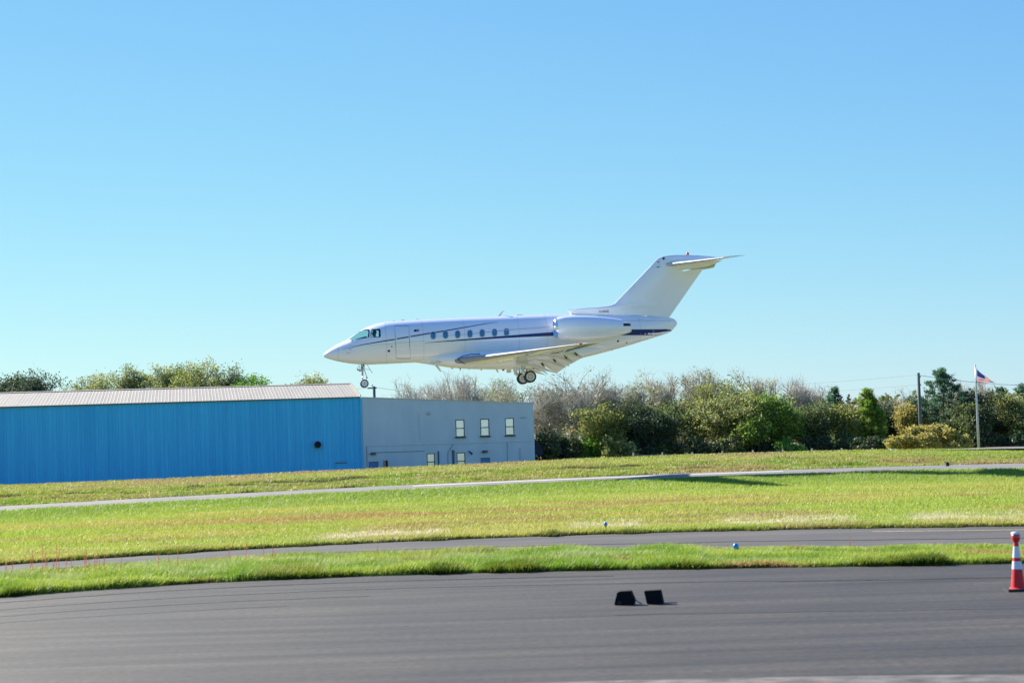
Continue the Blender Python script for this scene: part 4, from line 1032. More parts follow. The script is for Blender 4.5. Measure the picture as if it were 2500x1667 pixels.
def leafy_tree(px, top, wpx, D, pal, label, group, seed, per=7, size=0.10, levels=5, low=0.2, dens=1.0, trunks=1, bare=False, spread=0.6, name='tree', cat='tree', kids=(2, 4), bark='bark', up=0.4, clump=0.34):
    rng = np.random.default_rng(seed); per = int(per * 2.1)
    loc, h, w = base_h(px, top, wpx, D)
    t = empty(name, tuple(loc)); tag(t, label, cat, group)
    segs, tips = skeleton(rng, h, w, levels, trunks, spread=spread, kids=kids, up=up)
    thick = [(a, b_, max(r0, 0.02), max(r1, 0.016)) for a, b_, r0, r1, lv in segs if lv <= 2]
    thin = [(a, b_, max(r0 * 0.8, 0.013), max(r1 * 0.8, 0.010)) for a, b_, r0, r1, lv in segs if lv > 2]
    segs_mesh('trunk', thick, M[bark], t, 6)
    if bare:
        # fine twigs at every tip
        ex = []
        for q in tips:
            for _ in range(3):
                d = rng.normal(0, 1, 3); d[2] = abs(d[2]) * 0.9 + 0.15; d /= np.linalg.norm(d); ln = rng.uniform(0.35, 0.9)
                m = q + d * ln * 0.5 + rng.normal(0, 0.05, 3); e = q + d * ln + rng.normal(0, 0.1, 3)
                ex += [(q, m, 0.011, 0.009), (m, e, 0.009, 0.006)]
        segs_mesh('crown', thin + ex, M[bark], t, 3)
        if pal:
            sel = tips[rng.random(len(tips)) < dens]
            if len(sel): quads_mesh('leaves', *leaves(rng, sel, per, clump, size, PAL[pal]), M['leaf'], t)
    else:
        segs_mesh('branches', thin, M[bark], t, 3)
        sel = tips[rng.random(len(tips)) < dens]
        quads_mesh('crown', *leaves(rng, sel, per, clump, size, PAL[pal]), M['leaf'], t)
    return t

def pine_tree(px, top, wpx, D, pal, label, group, seed, whorls=17, bushy=1.0, name='pine_tree'):
    rng = np.random.default_rng(seed)
    loc, h, w = base_h(px, top, wpx, D)
    t = empty(name, tuple(loc)); tag(t, label, 'tree', group)
    trunk = [((0, 0, h * i / 10), (rng.normal(0, .03), 0, h * (i + 1) / 10), 0.16 * (1 - i / 10.5), 0.16 * (1 - (i + 1) / 10.5)) for i in range(10)]
    br = []; pts = []
    for k in range(whorls):
        f = (k + 0.6) / whorls; z = h * (0.10 + 0.88 * f)
        R = 0.5 * w * (1.0 - f) ** 0.68 * (0.75 + 0.5 * rng.random()) + 0.12
        for j in range(rng.integers(4, 8)):
            a = rng.uniform(0, 2 * PI); r = R * rng.uniform(0.65, 1.15)
            p0 = np.array([0, 0, z]); p1 = p0 + np.array([math.cos(a) * r * 0.6, math.sin(a) * r * 0.6, 0.12 * r]); p2 = p0 + np.array([math.cos(a) * r, math.sin(a) * r, 0.42 * r + 0.1])
            br += [(p0, p1, 0.035, 0.025), (p1, p2, 0.025, 0.012)]
            for q in range(int((3 + r * 5) * bushy)):
                s = rng.uniform(0.25, 1.0); base_ = p1 * (1 - s) + p2 * s if s > 0.4 else p0 * (1 - s / 0.6) + p1 * (s / 0.6)
                pts.append(base_ + rng.normal(0, 0.13, 3))
    for i in range(26): pts.append(np.array([0, 0, h * (1 - 0.006 * i)]) + rng.normal(0, 0.04 + 0.007 * i, 3))
    segs_mesh('trunk', trunk, M['bark'], t, 8); segs_mesh('branches', br, M['bark'], t, 3)
    pts = np.array(pts); per = 9; n = len(pts) * per; idx = np.repeat(np.arange(len(pts)), per)
    d = rng.normal(0, 1, (n, 3)); d[:, 2] = np.abs(d[:, 2]) + 0.35; d /= np.linalg.norm(d, axis=1)[:, None]
    b_ = np.cross(d, rng.normal(0, 1, (n, 3))); b_ /= np.linalg.norm(b_, axis=1)[:, None]
    ln = rng.uniform(0.12, 0.24, (n, 1)); C = pts[idx] + d * ln
    pl = np.array(PAL[pal]); col = pl[rng.integers(0, len(pl), len(pts))][idx] * rng.uniform(0.75, 1.3, (n, 1))
    quads_mesh('crown', C, d * ln, b_ * 0.035, col, M['leaf'], t)
    return t

def shrub(px, top, wpx, D, pal, label, group, seed, n=420, size=0.14, name='shrub', zb=-2.0, per=8):
    rng = np.random.default_rng(seed)
    loc, h, w = base_h(px, top, wpx, D, zb)
    t = empty(name, tuple(loc)); tag(t, label, 'shrub', group)
    stems = []; pts = []
    for k in range(9):
        a = rng.uniform(0, 2 * PI); r = rng.uniform(0.2, 0.8) * w / 2
        e = np.array([math.cos(a) * r, math.sin(a) * r * 0.7, h * rng.uniform(0.6, 0.9)])
        stems.append((np.array([rng.normal(0, .1), rng.normal(0, .1), 0]), e * 0.55 + rng.normal(0, .1, 3), 0.05, 0.03)); stems.append((stems[-1][1], e, 0.03, 0.012))
    lob = [(rng.uniform(-0.38, 0.38) * w, rng.uniform(-0.3, 0.3) * w, h * rng.uniform(0.3, 0.74), rng.uniform(0.14, 0.34)) for _ in range(16)]
    if name == 'golden_bush':
        lob = []
        for k in range(26):
            a_ = rng.uniform(-0.42, 0.42); lob.append((a_ * w, rng.uniform(-0.16, 0.16) * w, h * rng.uniform(0.2, 0.80 - 1.6 * a_ * a_), rng.uniform(0.10, 0.2)))
    for k in range(n):
        lx, ly, lz, lr = lob[rng.integers(0, len(lob))]
        d = rng.normal(0, 1, 3); d /= np.linalg.norm(d); r = rng.uniform(0.55, 1.05) ** 0.6
        q = np.array([lx + d[0] * lr * w * 0.62 * r, ly + d[1] * lr * w * 0.5 * r, lz + d[2] * lr * h * 0.75 * r])
        q[2] = max(q[2], 0.05)
        if q[2] > h: q[2] = h * rng.uniform(0.55, 1.0)
        pts.append(q)
    segs_mesh('stem', stems, M['bark'], t, 5)
    quads_mesh('foliage', *leaves(rng, np.array(pts), per, 0.16, size, PAL[pal]), M['leaf'], t)
    return t

GB = 'trees rising behind the hangar roof'
leafy_tree(2, 922, 110, 205, 'dark', 'sparse dark tree cut off by the left edge behind the hangar', GB, 101, per=12, clump=0.36, kids=(3, 4))
leafy_tree(80, 906, 132, 205, 'dark', 'dark leaved open crowned tree alone behind hangar roof at left', GB, 102, per=13, clump=0.36, levels=5, kids=(3, 4))
leafy_tree(266, 914, 130, 206, 'olive', 'low olive brown tree at left end of the tree clump behind the hangar', GB, 103, per=13, bark='bark_pale', kids=(3, 4))
leafy_tree(316, 891, 125, 208, 'olive', 'tall pointed olive tree second from left in the clump behind the hangar', GB, 104, per=10, bark='bark_pale', kids=(3, 4))
leafy_tree(384, 897, 135, 206, 'olive', 'dull olive tree in the middle of the clump behind the hangar', GB, 105, per=12, bark='bark_pale', kids=(3, 4))
leafy_tree(440, 893, 120, 209, 'mixed', 'dull green thin tree between the olive tree and the tallest tree behind hangar', GB, 106, per=9, bark='bark_pale', kids=(3, 4))
leafy_tree(500, 884, 135, 206, 'yellow', 'tallest yellow green tree behind the hangar roof', GB, 107, per=16, kids=(3, 4))
leafy_tree(556, 893, 115, 208, 'mixed', 'thin half bare tree right of the tallest tree behind hangar', GB, 108, per=7, bark='bark_pale', kids=(3, 4))
leafy_tree(604, 916, 90, 205, 'green', 'small rounded green tree at right end of clump behind the hangar', GB, 109, per=13, kids=(3, 4))
leafy_tree(742, 921, 100, 205, 'olive', 'low dull tree top just above the right end of the hangar roof', GB, 110, per=10, bark='bark_pale', kids=(3, 4))
leafy_tree(330, 926, 130, 210, 'yellow', 'low yellowish foliage filling between trees behind the hangar', GB, 111, per=13, kids=(3, 4))
GO = 'bare trees behind the office roof'
for i, (px, tp, w, lab) in enumerate([(1012, 926, 80, 'faint bare tree leftmost behind the grey office roof'), (1078, 910, 110, 'tall bare vase shaped tree behind the middle of the office roof'), (1148, 916, 110, 'bare spreading tree behind the three upper office windows'), (1212, 926, 70, 'thin bare tree behind the right part of office roof')]):
    leafy_tree(px, tp, w, 204, None, lab, GO, 130 + i, bare=True, levels=5, bark='bark_pale', spread=0.5, kids=(2, 4), up=0.5)
leafy_tree(1268, 930, 110, 200, 'olive', 'scruffy olive tree at the right corner of the office roof', 'trees at the office corner', 140, per=5, dens=0.6, bare=True, bark='bark_pale')
GR = 'trees of the wood edge right of the office'
leafy_tree(1402, 906, 225, 184, 'mixed', 'large bare spreading tree nearest the office with a forked trunk', GR, 150, bare=True, levels=5, per=4, dens=0.18, trunks=3, spread=0.62, kids=(2, 4), bark='bark_pale')
leafy_tree(1345, 955, 110, 190, 'mixed', 'vine covered tree beside the right wall of the office', GR, 151, per=6, dens=0.8)
leafy_tree(1540, 918, 150, 192, 'olive', 'bare tree with a few brown leaves right of the large bare tree', GR, 152, bare=True, levels=5, per=5, dens=0.35, kids=(2, 4), bark='bark_pale')
leafy_tree(1640, 910, 130, 194, 'olive', 'bare grey tree with upright branches in the middle of the wood edge', GR, 153, bare=True, levels=5, per=4, dens=0.2, spread=0.5, up=0.5, kids=(2, 4), bark='bark_pale')
leafy_tree(1716, 906, 70, 194, 'olive', 'narrow tall greyish tree standing above the wood edge', GR, 154, bare=True, levels=5, per=3, dens=0.3, spread=0.45, up=0.5, kids=(2, 4), bark='bark_pale')
leafy_tree(1775, 922, 110, 190, 'yellow', 'tall half leafed yellow green tree in the wood edge', GR, 155, per=6, dens=0.75, bark='bark_pale')
leafy_tree(1832, 905, 90, 194, 'gold', 'slim bare tree with golden lower leaves left of the bright green tree', GR, 156, bare=True, levels=5, per=4, dens=0.28, spread=0.4, up=0.6, kids=(2, 4), bark='bark_pale')
leafy_tree(1745, 968, 150, 182, 'olive', 'broad pale olive tree in front of the tall half leafed tree', GR, 157, per=11, dens=0.95)
leafy_tree(1905, 962, 135, 180, 'bright', 'broad bright green tree in the middle of the wood edge', GR, 158, per=13)
leafy_tree(1952, 928, 100, 192, None, 'bare greyish tree rising behind the bright green tree', GR, 159, bare=True, levels=5, spread=0.5, up=0.4, kids=(2, 4), bark='bark_pale')
pine_tree(2035, 952, 115, 186, 'pine', 'small dark pine right of the bright green tree', GR, 160)
leafy_tree(2052, 988, 55, 181, 'yellow', 'small yellow leaved sapling in front of the small pine', GR, 161, per=8)
pine_tree(2118, 957, 100, 183, 'bright', 'yellow green conical tree between the two dark pines', GR, 162, bushy=1.5, name='conifer_tree')
leafy_tree(2205, 955, 110, 200, None, 'distant purplish bare tree left of the utility pole', GR, 163, bare=True, levels=5, kids=(2, 4), bark='bark_pale')
leafy_tree(2170, 988, 120, 188, 'dark', 'dark green tree left of the utility pole', GR, 164, per=11)
leafy_tree(2228, 985, 60, 184, 'gold', 'small golden tree just left of the utility pole', GR, 165, per=8)
pine_tree(2300, 905, 205, 184, 'pine', 'tall dark pine between utility pole and flagpole', GR, 166, whorls=20, bushy=1.2)
leafy_tree(2360, 928, 70, 196, None, 'thin bare tree behind the flag', GR, 167, bare=True, levels=5, bark='bark_pale', up=0.5)
leafy_tree(2420, 960, 150, 184, 'dark', 'massive dark rounded tree right of the flagpole', GR, 168, per=13)
leafy_tree(2405, 950, 90, 198, None, 'faint bare twigs above the massive dark tree', GR, 169, bare=True, levels=5, bark='bark_pale')
pine_tree(2442, 952, 120, 196, 'pine', 'dark pine top behind the massive dark tree', GR, 170)
leafy_tree(2475, 968, 100, 182, 'olive', 'olive green tree near the right edge of the wood', GR, 171, per=10)
pine_tree(2512, 936, 180, 186, 'pine', 'blue green pine cut off by the right edge', GR, 172, whorls=19, bushy=1.2)
leafy_tree(2560, 950, 150, 186, 'dark', 'dark tree cut by the right edge behind the blue green pine', GR, 173, per=10)
leafy_tree(1475, 985, 100, 182, 'yellow', 'yellow green leafy tree right of the large bare trunk', GR, 174, per=11)
leafy_tree(1540, 982, 120, 181, 'dark', 'dark evergreen tree with dense crown left of centre of wood edge', GR, 175, per=13)
leafy_tree(1625, 992, 130, 182, 'mixed', 'dull green tree under the upright bare tree', GR, 176, per=12)
leafy_tree(1680, 985, 100, 186, 'mixed', 'shaded mixed green tree left of the pale olive tree', GR, 177, per=11)
leafy_tree(1825, 985, 100, 184, 'olive', 'brownish olive tree left of the bright green tree', GR, 178, per=10)
leafy_tree(1985, 985, 110, 182, 'mixed', 'dull green rounded tree right of the bright green tree', GR, 179, per=11)
leafy_tree(2365, 990, 90, 181, 'mixed', 'dull green tree directly behind the flagpole', GR, 180, per=10)
leafy_tree(1600, 1010, 90, 179, 'dark', 'low dark tree in front of the dull green tree', GR, 181, per=10)
leafy_tree(2080, 1000, 90, 185, 'dark', 'dark tree behind the yellow sapling', GR, 182, per=10)
GS = 'undergrowth shrubs at the foot of the wood'
sh = [(1325, 1040, 70, 'mixed', 'scruffy shrub against the office end wall'), (1385, 1050, 80, 'dark', 'dark shrub at the foot of the large bare tree'), (1450, 1055, 80, 'green', 'leafy green shrub right of the large bare trunk'),
      (1510, 1058, 80, 'olive', 'olive shrub below the dark evergreen'), (1570, 1062, 90, 'dark', 'dark low shrub behind the first white fence posts'), (1640, 1060, 90, 'mixed', 'mixed shrub behind second white fence post'),
      (1710, 1058, 90, 'dark', 'dark shrub under the pale olive tree'), (1780, 1055, 90, 'mixed', 'shrub under the half leafed tree'), (1850, 1050, 90, 'dark', 'dark shrub left of the bright green tree foot'),
      (1925, 1058, 90, 'green', 'green shrub at the foot of the bright green tree'), (1995, 1052, 90, 'dark', 'dark shrub under the small pine'), (2060, 1045, 90, 'mixed', 'shrub below the yellow sapling'),
      (2130, 1050, 90, 'dark', 'dark shrub below the conical tree'), (2385, 1040, 90, 'dark', 'dark shrub at the foot of the flagpole'), (2450, 1045, 110, 'dark', 'dark shrub under the massive dark tree'), (2520, 1040, 110, 'dark', 'dark shrub at the right edge')]
for i, (px, tp, w, pal, lab) in enumerate(sh):
    shrub(px, tp, w, 176 + (i % 3) * 1.5, pal, lab, GS, 200 + i, n=330)
shrub(2262, 1030, 200, 158, 'gold', 'wide golden yellow bush in front of the utility pole', None, 240, n=2200, size=0.10, name='golden_bush', zb=-0.6, per=9)
# the wood behind, one mass
rng = np.random.default_rng(300); n = 9000
xx = rng.uniform(4, 75, n); yy = rng.uniform(205, 235, n); zz = -2 + rng.random(n) ** 0.8 * (5.2 + 1.6 * fbm(xx * 0.25, yy * 0) * 1.5)
pts = np.stack([xx, yy, zz], 1)
wood = quads_mesh('distant_wood', *leaves(rng, pts, 3, 0.4, 0.32, PAL['dark'] + PAL['mixed'] + PAL['brown']), M['leaf'], None)
tag(wood, 'dim mass of woodland far behind the tree line', 'wood', kind='stuff')

# ------------------------------------------------------------------ poles, wires, flag
M['pole_wood'] = pm('weathered_pole', (0.10, 0.13, 0.13), (0.07, 0.09, 0.09), 0.85, scale=6, stretch=(3, 3, 0.3))
M['galv'] = pm('pale_pole_metal', (0.50, 0.52, 0.55), (0.40, 0.42, 0.45), 0.4, 0.5, scale=4)
M['wire'] = pm('power_wire', (0.22, 0.24, 0.26), (0.18, 0.2, 0.22), 0.6, scale=5)
t_ = W(2242, 910, 172); up_ = empty('utility_pole', (t_[0], 172, -1.9)); tag(up_, 'tall dark utility pole carrying wires beside the tall pine', 'pole')
hh = t_[2] + 1.9
MB().tube([(0, 0, 0), (0, 0, hh * 0.5), (0, 0, hh)], [0.17, 0.15, 0.125], 10).build('pole', M['pole_wood'], up_, True)
for z in (hh - 0.35, hh - 1.05, hh - 3.7): MB().box((0.14, 0, z), (0.12, 0.1, 0.14)).build('insulator', M['galv'], up_)
t2 = W(913, 943, 215); up2 = empty('utility_pole', (t2[0], 215, -1.9)); tag(up2, 'short visible pole top with crossarm above the office roof', 'pole')
h2 = t2[2] + 1.9
MB().tube([(0, 0, 0), (0, 0, h2)], [0.2, 0.15], 8).build('pole', M['pole_wood'], up2, True)
MB().box((-0.2, 0, h2 - 0.18), (1.0, 0.14, 0.14)).build('crossarm', M['pole_wood'], up2)
MB().box((-0.15, -0.1, h2 + 0.1), (0.12, 0.12, 0.22)).build('insulator', M['galv'], up2)
def wire(pts, label, r=0.022):
    a, b_ = np.array(pts[0]), np.array(pts[1]); sag = pts[2]; q = []
    for t in np.linspace(0, 1, 16):
        p = a * (1 - t) + b_ * t; p[2] -= sag * 4 * t * (1 - t); q.append(tuple(p))
    o = MB().tube(q, r, 4).build('power_line', M['wire']); tag(o, label, 'wire', 'power lines'); return o
wire((W(2241, 915, 172), W(1780, 945, 215), 0.15), 'upper wire running left from the utility pole')
wire((W(2241, 939, 172), W(1880, 962, 210), 0.1), 'lower wire running left from the utility pole')
wire((W(2244, 916, 172), W(2620, 940, 190), 0.35), 'wire running right from the utility pole past the flag')
wire((W(913, 945, 215), W(740, 956, 230), 0.1), 'wire running left from the pole above the office roof')
wire((W(914, 945, 215), W(1330, 962, 235), 0.6), 'wire running right from the pole above the office roof')
# flagpole
tp = W(2381, 893, 150); fpz = -0.9
fp = empty('flagpole', (tp[0], 150, fpz)); tag(fp, 'tall pale tapering flagpole in front of the dark trees', 'flagpole')
fh = tp[2] - fpz
MB().tube([(0, 0, 0), (0, 0, fh * 0.45), (0, 0, fh * 0.8), (0, 0, fh)], [0.10, 0.085, 0.055, 0.035], 12).build('pole', M['galv'], fp, True)
MB().lathe([(-0.06, 0.0), (-0.04, 0.04), (0.0, 0.055), (0.04, 0.04), (0.06, 0.0)], (0, 0, fh + 0.03), (0, 0, 1), 10).build('finial', M['galv'], fp, True)
MB().lathe([(0, 0.2), (0.08, 0.18), (0.12, 0.1)], (0, 0, 0), (0, 0, 1), 14).build('base_collar', M['galv'], fp, True)
# flag hanging slack from the halyard
h0 = W(2384.8, 900, 150); 
K = 150 / FPX
NU, NV = 30, 13
def flag_pt(u, v):
    # hoist on the left; the fly end droops and gathers into folds
    tx = 0.25 * u ** 0.9 * 42 + 0.75 * u * 42
    topy = 35 * (0.62 * u + 0.38 * u ** 0.55 * 1.0) if u > 0 else 0
    boty = 33.5 + 2.0 * u - 2.5 * math.sin(u * PI) * 0.6
    y = topy * (1 - v) + boty * v
    dep = 0.10 * math.sin(9 * u + 2.2 * v) * u + 0.42 * u * (0.5 - abs(((v * 2.2 + 0.3 * u) % 1.0) - 0.5)) * 1.0
    return (tx * K, dep, -y * K)
v = [flag_pt(i / NU, j / NV) for j in range(NV + 1) for i in range(NU + 1)]
f = []; mi = []
for j in range(NV):
    for i in range(NU):
        f.append((j * (NU + 1) + i, j * (NU + 1) + i + 1, (j + 1) * (NU + 1) + i + 1, (j + 1) * (NU + 1) + i))
        mi.append(2 if (j < 7 and i < NU * 0.42) else (0 if j % 2 == 0 else 1))
fl = meshobj('flag', v, f, None, None, True, [M['flag_red'], M['flag_white'], M['flag_blue']], mi)
fl.location = tuple(h0); tag(fl, 'american flag with stars and stripes drooping from the flagpole', 'flag')
fs = MB()
for r in range(9):
    for c in range(6 if r % 2 == 0 else 5):
        u = (c * 2 + 1 + (r % 2)) / 12 * 0.40; vq = (r + 1) / 10 * 7 / 13
        p = Vector(flag_pt(u, vq)); s_ = 0.016; p.y -= 0.008
        fs.add([(p.x + (s_ if k % 2 == 0 else s_ * 0.4) * math.sin(k * PI / 5), p.y, p.z + (s_ if k % 2 == 0 else s_ * 0.4) * math.cos(k * PI / 5)) for k in range(10)], [tuple(range(10))])
fs.build('stars', M['flag_white'], fl)
MB().tube([(-0.06, 0, 0.1), (-0.02, 0, -0.5), (-0.05, 0, -1.15)], 0.012, 5).build('halyard', M['flag_white'], fl)

# low cable fence with white stakes behind the bank crest
fence = empty('cable_fence', tuple(W(1546, 1122, 128))); fo = np.array(fence.location)
tag(fence, 'low fence of short white stakes and dark cable along the bank crest', 'fence')
fpts = [(1546, 1104.5), (1617, 1104.0), (1690, 1103.5), (1763.5, 1101.0), (1838, 1098.5), (1911, 1096.5), (1982, 1094.5), (2055, 1093.5), (2130, 1092.5)]
stakes = []
for (px, py) in fpts:
    D = float(yawD(px, 127.0)); p = W(px, py, D) - fo; stakes.append(p)
    MB().box((p[0], p[1], p[2] - 0.45), (0.09, 0.09, 0.9)).build('stake', M['flag_white'], fence)
for i in range(len(stakes) - 1):
    a, b_ = stakes[i], stakes[i + 1]
    for dz in (-0.13, -0.24):
        MB().tube([a + [0, -0.05, dz], (a + b_) / 2 + [0, -0.05, dz - 0.04], b_ + [0, -0.05, dz]], 0.016, 4).build('cable', M['pipe_blue'], fence)
# grey service road and orange board at the crest on the right
M['orange'] = pm('orange_board', (0.55, 0.26, 0.06), (0.48, 0.22, 0.05), 0.6, scale=3)
ra = [W(px, py, 125.0) for px, py in ((2235, 1101), (2330, 1098), (2420, 1095.5), (2500, 1094), (2650, 1092))]
rb = [W(px, py, 139.0) for px, py in ((2260, 1098), (2330, 1095), (2420, 1091.5), (2500, 1089.8), (2650, 1087))]
n = len(ra); rd = meshobj('service_road', list(ra) + list(rb), [(i, i + 1, n + i + 1, n + i) for i in range(n - 1)], M['runway']); tag(rd, kind='structure')
a = W(2408, 1092.3, 140); b_ = W(2481, 1090.5, 140)
bd = empty('barrier_board', tuple((a + b_) / 2)); tag(bd, 'low orange board lying along the grey service road at right', 'barrier')
bl = float(b_[0] - a[0])
MB().box((0, 0, 0.0), (bl, 0.06, 0.09), Matrix.Rotation(-(b_[2] - a[2]) / bl, 3, 'Y')).build('board', M['orange'], bd)
for sx in (-1, 1): MB().box((sx * bl * 0.4, 0.02, -0.15), (0.07, 0.07, 0.3)).build('foot', M['orange'], bd)

# ------------------------------------------------------------------ taxiway lights, cone, blocks, weeds
M['blue_lens'] = pm('blue_glass_lens', (0.004, 0.25, 0.62), (0.006, 0.30, 0.68), 0.3, scale=8, spec=0.4)
M['amber_base'] = pm('orange_light_base', (0.42, 0.13, 0.02), (0.33, 0.10, 0.02), 0.5, scale=12)
def edge_light(px, py, z0, D, r, label):
    g = W(px, py, D); t = empty('taxiway_light', (g[0], g[1], z0)); tag(t, label, 'light', 'blue taxiway edge lights')
    zc = g[2] - z0
    MB().lathe([(0, 0.5 * r), (zc - 1.9 * r, 0.45 * r), (zc - 1.6 * r, 0.55 * r), (zc - 0.75 * r, 1.0 * r), (zc - 0.7 * r, 0.0)], (0, 0, 0), (0, 0, 1), 16).build('base', M['amber_base'], t, True)
    MB().lathe([(zc - 0.7 * r, 0.92 * r), (zc - 0.3 * r, 1.0 * r), (zc + 0.3 * r, 0.95 * r), (zc + 0.75 * r, 0.7 * r), (zc + 0.98 * r, 0.3 * r), (zc + 1.02 * r, 0)], (0, 0, 0), (0, 0, 1), 16).build('globe', M['blue_lens'], t, True)
    MB().lathe([(zc - 0.72 * r, 1.06 * r), (zc - 0.62 * r, 1.06 * r)], (0, 0, 0), (0, 0, 1), 16).build('clamp_ring', M['metal'], t)
edge_light(1478.5, 1278, 0.0, 45.5, 0.043, 'small blue taxiway light on orange stem at the infield edge')
edge_light(1796.5, 1332.5, 0.0, 36.5, 0.054, 'larger blue taxiway light on the near grass verge')
edge_light(1705, 1111, 0.3, 124.0, 0.1, 'distant blue light below the white fence stakes')
edge_light(2177, 1098.6, 0.25, 126.0, 0.12, 'distant blue light left of the golden bush foot')
g = W(2313, 1132.5, 100); rl = empty('runway_marker', tuple(g)); tag(rl, 'small dark marker on the far edge of the runway', 'marker')
MB().lathe([(-0.1, 0.10), (0.05, 0.10), (0.1, 0.05), (0.12, 0)], (0, 0, 0), (0, 0, 1), 10).build('body', M['dark'], rl, True)
MB().box((-0.08, 0, 0.08), (0.14, 0.05, 0.03), Matrix.Rotation(0.4, 3, 'Y')).build('arm', M['dark'], rl)

M['cone_red'] = pm('cone_orange_red', (0.74, 0.008, 0.012), (0.64, 0.007, 0.011), 0.5, scale=7)
M['reflective'] = pm('reflective_collar', (0.74, 0.76, 0.80), (0.66, 0.69, 0.74), 0.35, scale=16)
cg = Wz(2485.5, 1441.5, 0.0); cone = empty('traffic_cone', (cg[0], cg[1], 0.0)); tag(cone, 'red traffic cone with two white collars at the right edge', 'cone')
s_ = cg[1] / FPX
cone_axis = [(1436, 16.5 * 1.0), (1388, 13.0)]
def cz(py): return (1441.5 - py) * s_
def cr(py): return 0.094 - (0.094 - 0.036) * (1436 - py) / (1436 - 1333)
# cone centred on its own axis
segs_ = [(1437, 1388.5, 'cone_red', 'body'), (1388.5, 1369.5, 'reflective', 'collar'), (1369.5, 1361, 'cone_red', 'band'), (1361, 1333.5, 'reflective', 'collar'), (1333.5, 1322, 'cone_red', 'neck')]
for (a, b_, m_, nm_) in segs_:
    e = 0.003 if m_ == 'reflective' else 0.0
    MB().lathe([(cz(a), cr(a) + e - 0.004), (cz(a), cr(a) + e), (cz(b_), cr(b_) + e), (cz(b_), cr(b_) + e - 0.004)], (0, 0, 0), (0, 0, 1), 28).build(nm_, M[m_], cone, True); autosmooth(bpy.context.scene.collection.objects[-1], 30)
MB().box((0, 0, 0.018), (0.34, 0.34, 0.036)).build('base_plate', M['dark'], cone)
MB().lathe([(0.03, 0.125), (0.042, 0.11), (0.05, 0.09)], (0, 0, 0), (0, 0, 1), 28).build('foot_ring', M['cone_red'], cone, True)
MB().lathe([(cz(1322), 0.045), (cz(1319), 0.05), (cz(1313), 0.058), (cz(1304), 0.058), (cz(1302), 0.0)], (0, 0, 0), (0, 0, 1), 24).build('warning_light', M['red'], cone, True)
MB().lathe([(cz(1304.5), 0.061), (cz(1299.5), 0.058), (cz(1298), 0.0)], (0, 0, 0), (0, 0, 1), 24).build('light_cap', M['reflective'], cone, True)

M['block'] = pm('black_rubber_block', (0.006, 0.006, 0.008), (0.012, 0.012, 0.014), 0.85, scale=20, bump=0.3, spec=0.15)
def chock(pts, D, depth, label, extra):
    poly = [W(px, py, D) for px, py in pts]; o = np.array([poly[0][0], D, 0.0])
    t = empty('wheel_chock', tuple(o)); tag(t, label, 'chock', 'black chocks on the tarmac')
    b = MB().prism([tuple(p - o) for p in poly], (0.03, depth, 0)).build('body', M['block'], t); fixnormals(b)
    bm = bmesh.new(); bm.from_mesh(b.data); bmesh.ops.bevel(bm, geom=bm.edges[:], offset=0.006, segments=2, affect='EDGES'); bm.to_mesh(b.data); bm.free()
    extra(t, o)
D1 = float(Wz(1525, 1476.5, 0)[1])
def ex1(t, o):
    a = W(1546, 1461, D1) - o; b_ = W(1567, 1467.5, D1) - o; b_[2] = 0.012
    MB().tube([tuple(a + [0, .05, 0]), tuple((a + b_) / 2 + [0, 0.02, -0.004]), tuple(b_)], 0.007, 6).build('rope', M['fixture'], t)
    MB().box(tuple(W(1512, 1470, D1) - o + [0, -0.004, 0]), (0.05, 0.01, 0.035)).build('grip', M['dark'], t)
chock([(1499, 1476.2), (1506, 1446.5), (1511, 1443.5), (1539, 1441.8), (1548.5, 1463), (1547.5, 1476.2)], D1, 0.14, 'squat black wheel chock with slanted left side and rope', ex1)
D2 = float(Wz(1600, 1474.3, 0)[1])
def ex2(t, o):
    a = W(1617, 1472, D2) - o; 
    MB().tube([tuple(a), tuple(a + [0.08, 0.05, 0.0]), tuple(a + [0.2, 0.06, 0.0])], 0.006, 6).build('rope', M['fixture'], t)  # plain thin dark line along the ground right of the block
chock([(1579, 1474), (1571.8, 1442), (1611, 1439.5), (1619, 1474)], D2, 0.12, 'leaning black wheel chock at right with a weed beside it', ex2)

M['dock'] = pm('reddish_dock', (0.80, 0.44, 0.30), (0.70, 0.36, 0.24), 0.8, scale=30); translucent(M['dock'], 0.55)
def dock(px, ytop, ybot, D, label, grp, k):
    rng = np.random.default_rng(500 + k)
    g = W(px, ybot, D); top = W(px + rng.normal(0, 1.0), ytop, D)
    t = empty('dock_weed', (g[0], g[1], 0.0)); tag(t, label, 'weed', grp)
    h = top[2]; dx = top[0] - g[0]
    MB().tube([(0, 0, 0), (dx * 0.4, 0, h * 0.5), (dx, 0, h)], [0.006, 0.005, 0.003], 5).build('stem', M['dock'], t)
    s = MB()
    for i in range(14):
        f_ = rng.uniform(0.45, 1.0); a = rng.uniform(0, 2 * PI); r = 0.016 * (1.15 - f_) + 0.004
        c = Vector((dx * f_ + math.cos(a) * r, math.sin(a) * r, h * f_)); e = 0.006
        s.add([c + Vector((e, 0, 0)), c + Vector((0, e, e)), c + Vector((-e, 0, 0)), c + Vector((0, -e, -e * 1.6))], [(0, 1, 2), (0, 2, 3), (0, 3, 1), (1, 3, 2)])
    s.build('seed_head', M['dock'], t)
GD = 'reddish dock weeds on the verge at left'
dk = [(15, 1372), (31, 1366), (75, 1358), (79, 1342), (104, 1328), (110, 1352), (115, 1362), (131, 1360), (137, 1330), (144, 1338), (161, 1364), (175, 1355), (207, 1348), (211, 1340), (218, 1362), (232, 1352), (236, 1345), (243, 1357), (256, 1352), (296, 1360), (387, 1350), (413, 1345), (434, 1332)]
for i, (px, yt) in enumerate(dk):
    dock(px, yt, yt + 45, 36.0, 'thin reddish dock stalk in the weed patch at left end of verge', GD, i)
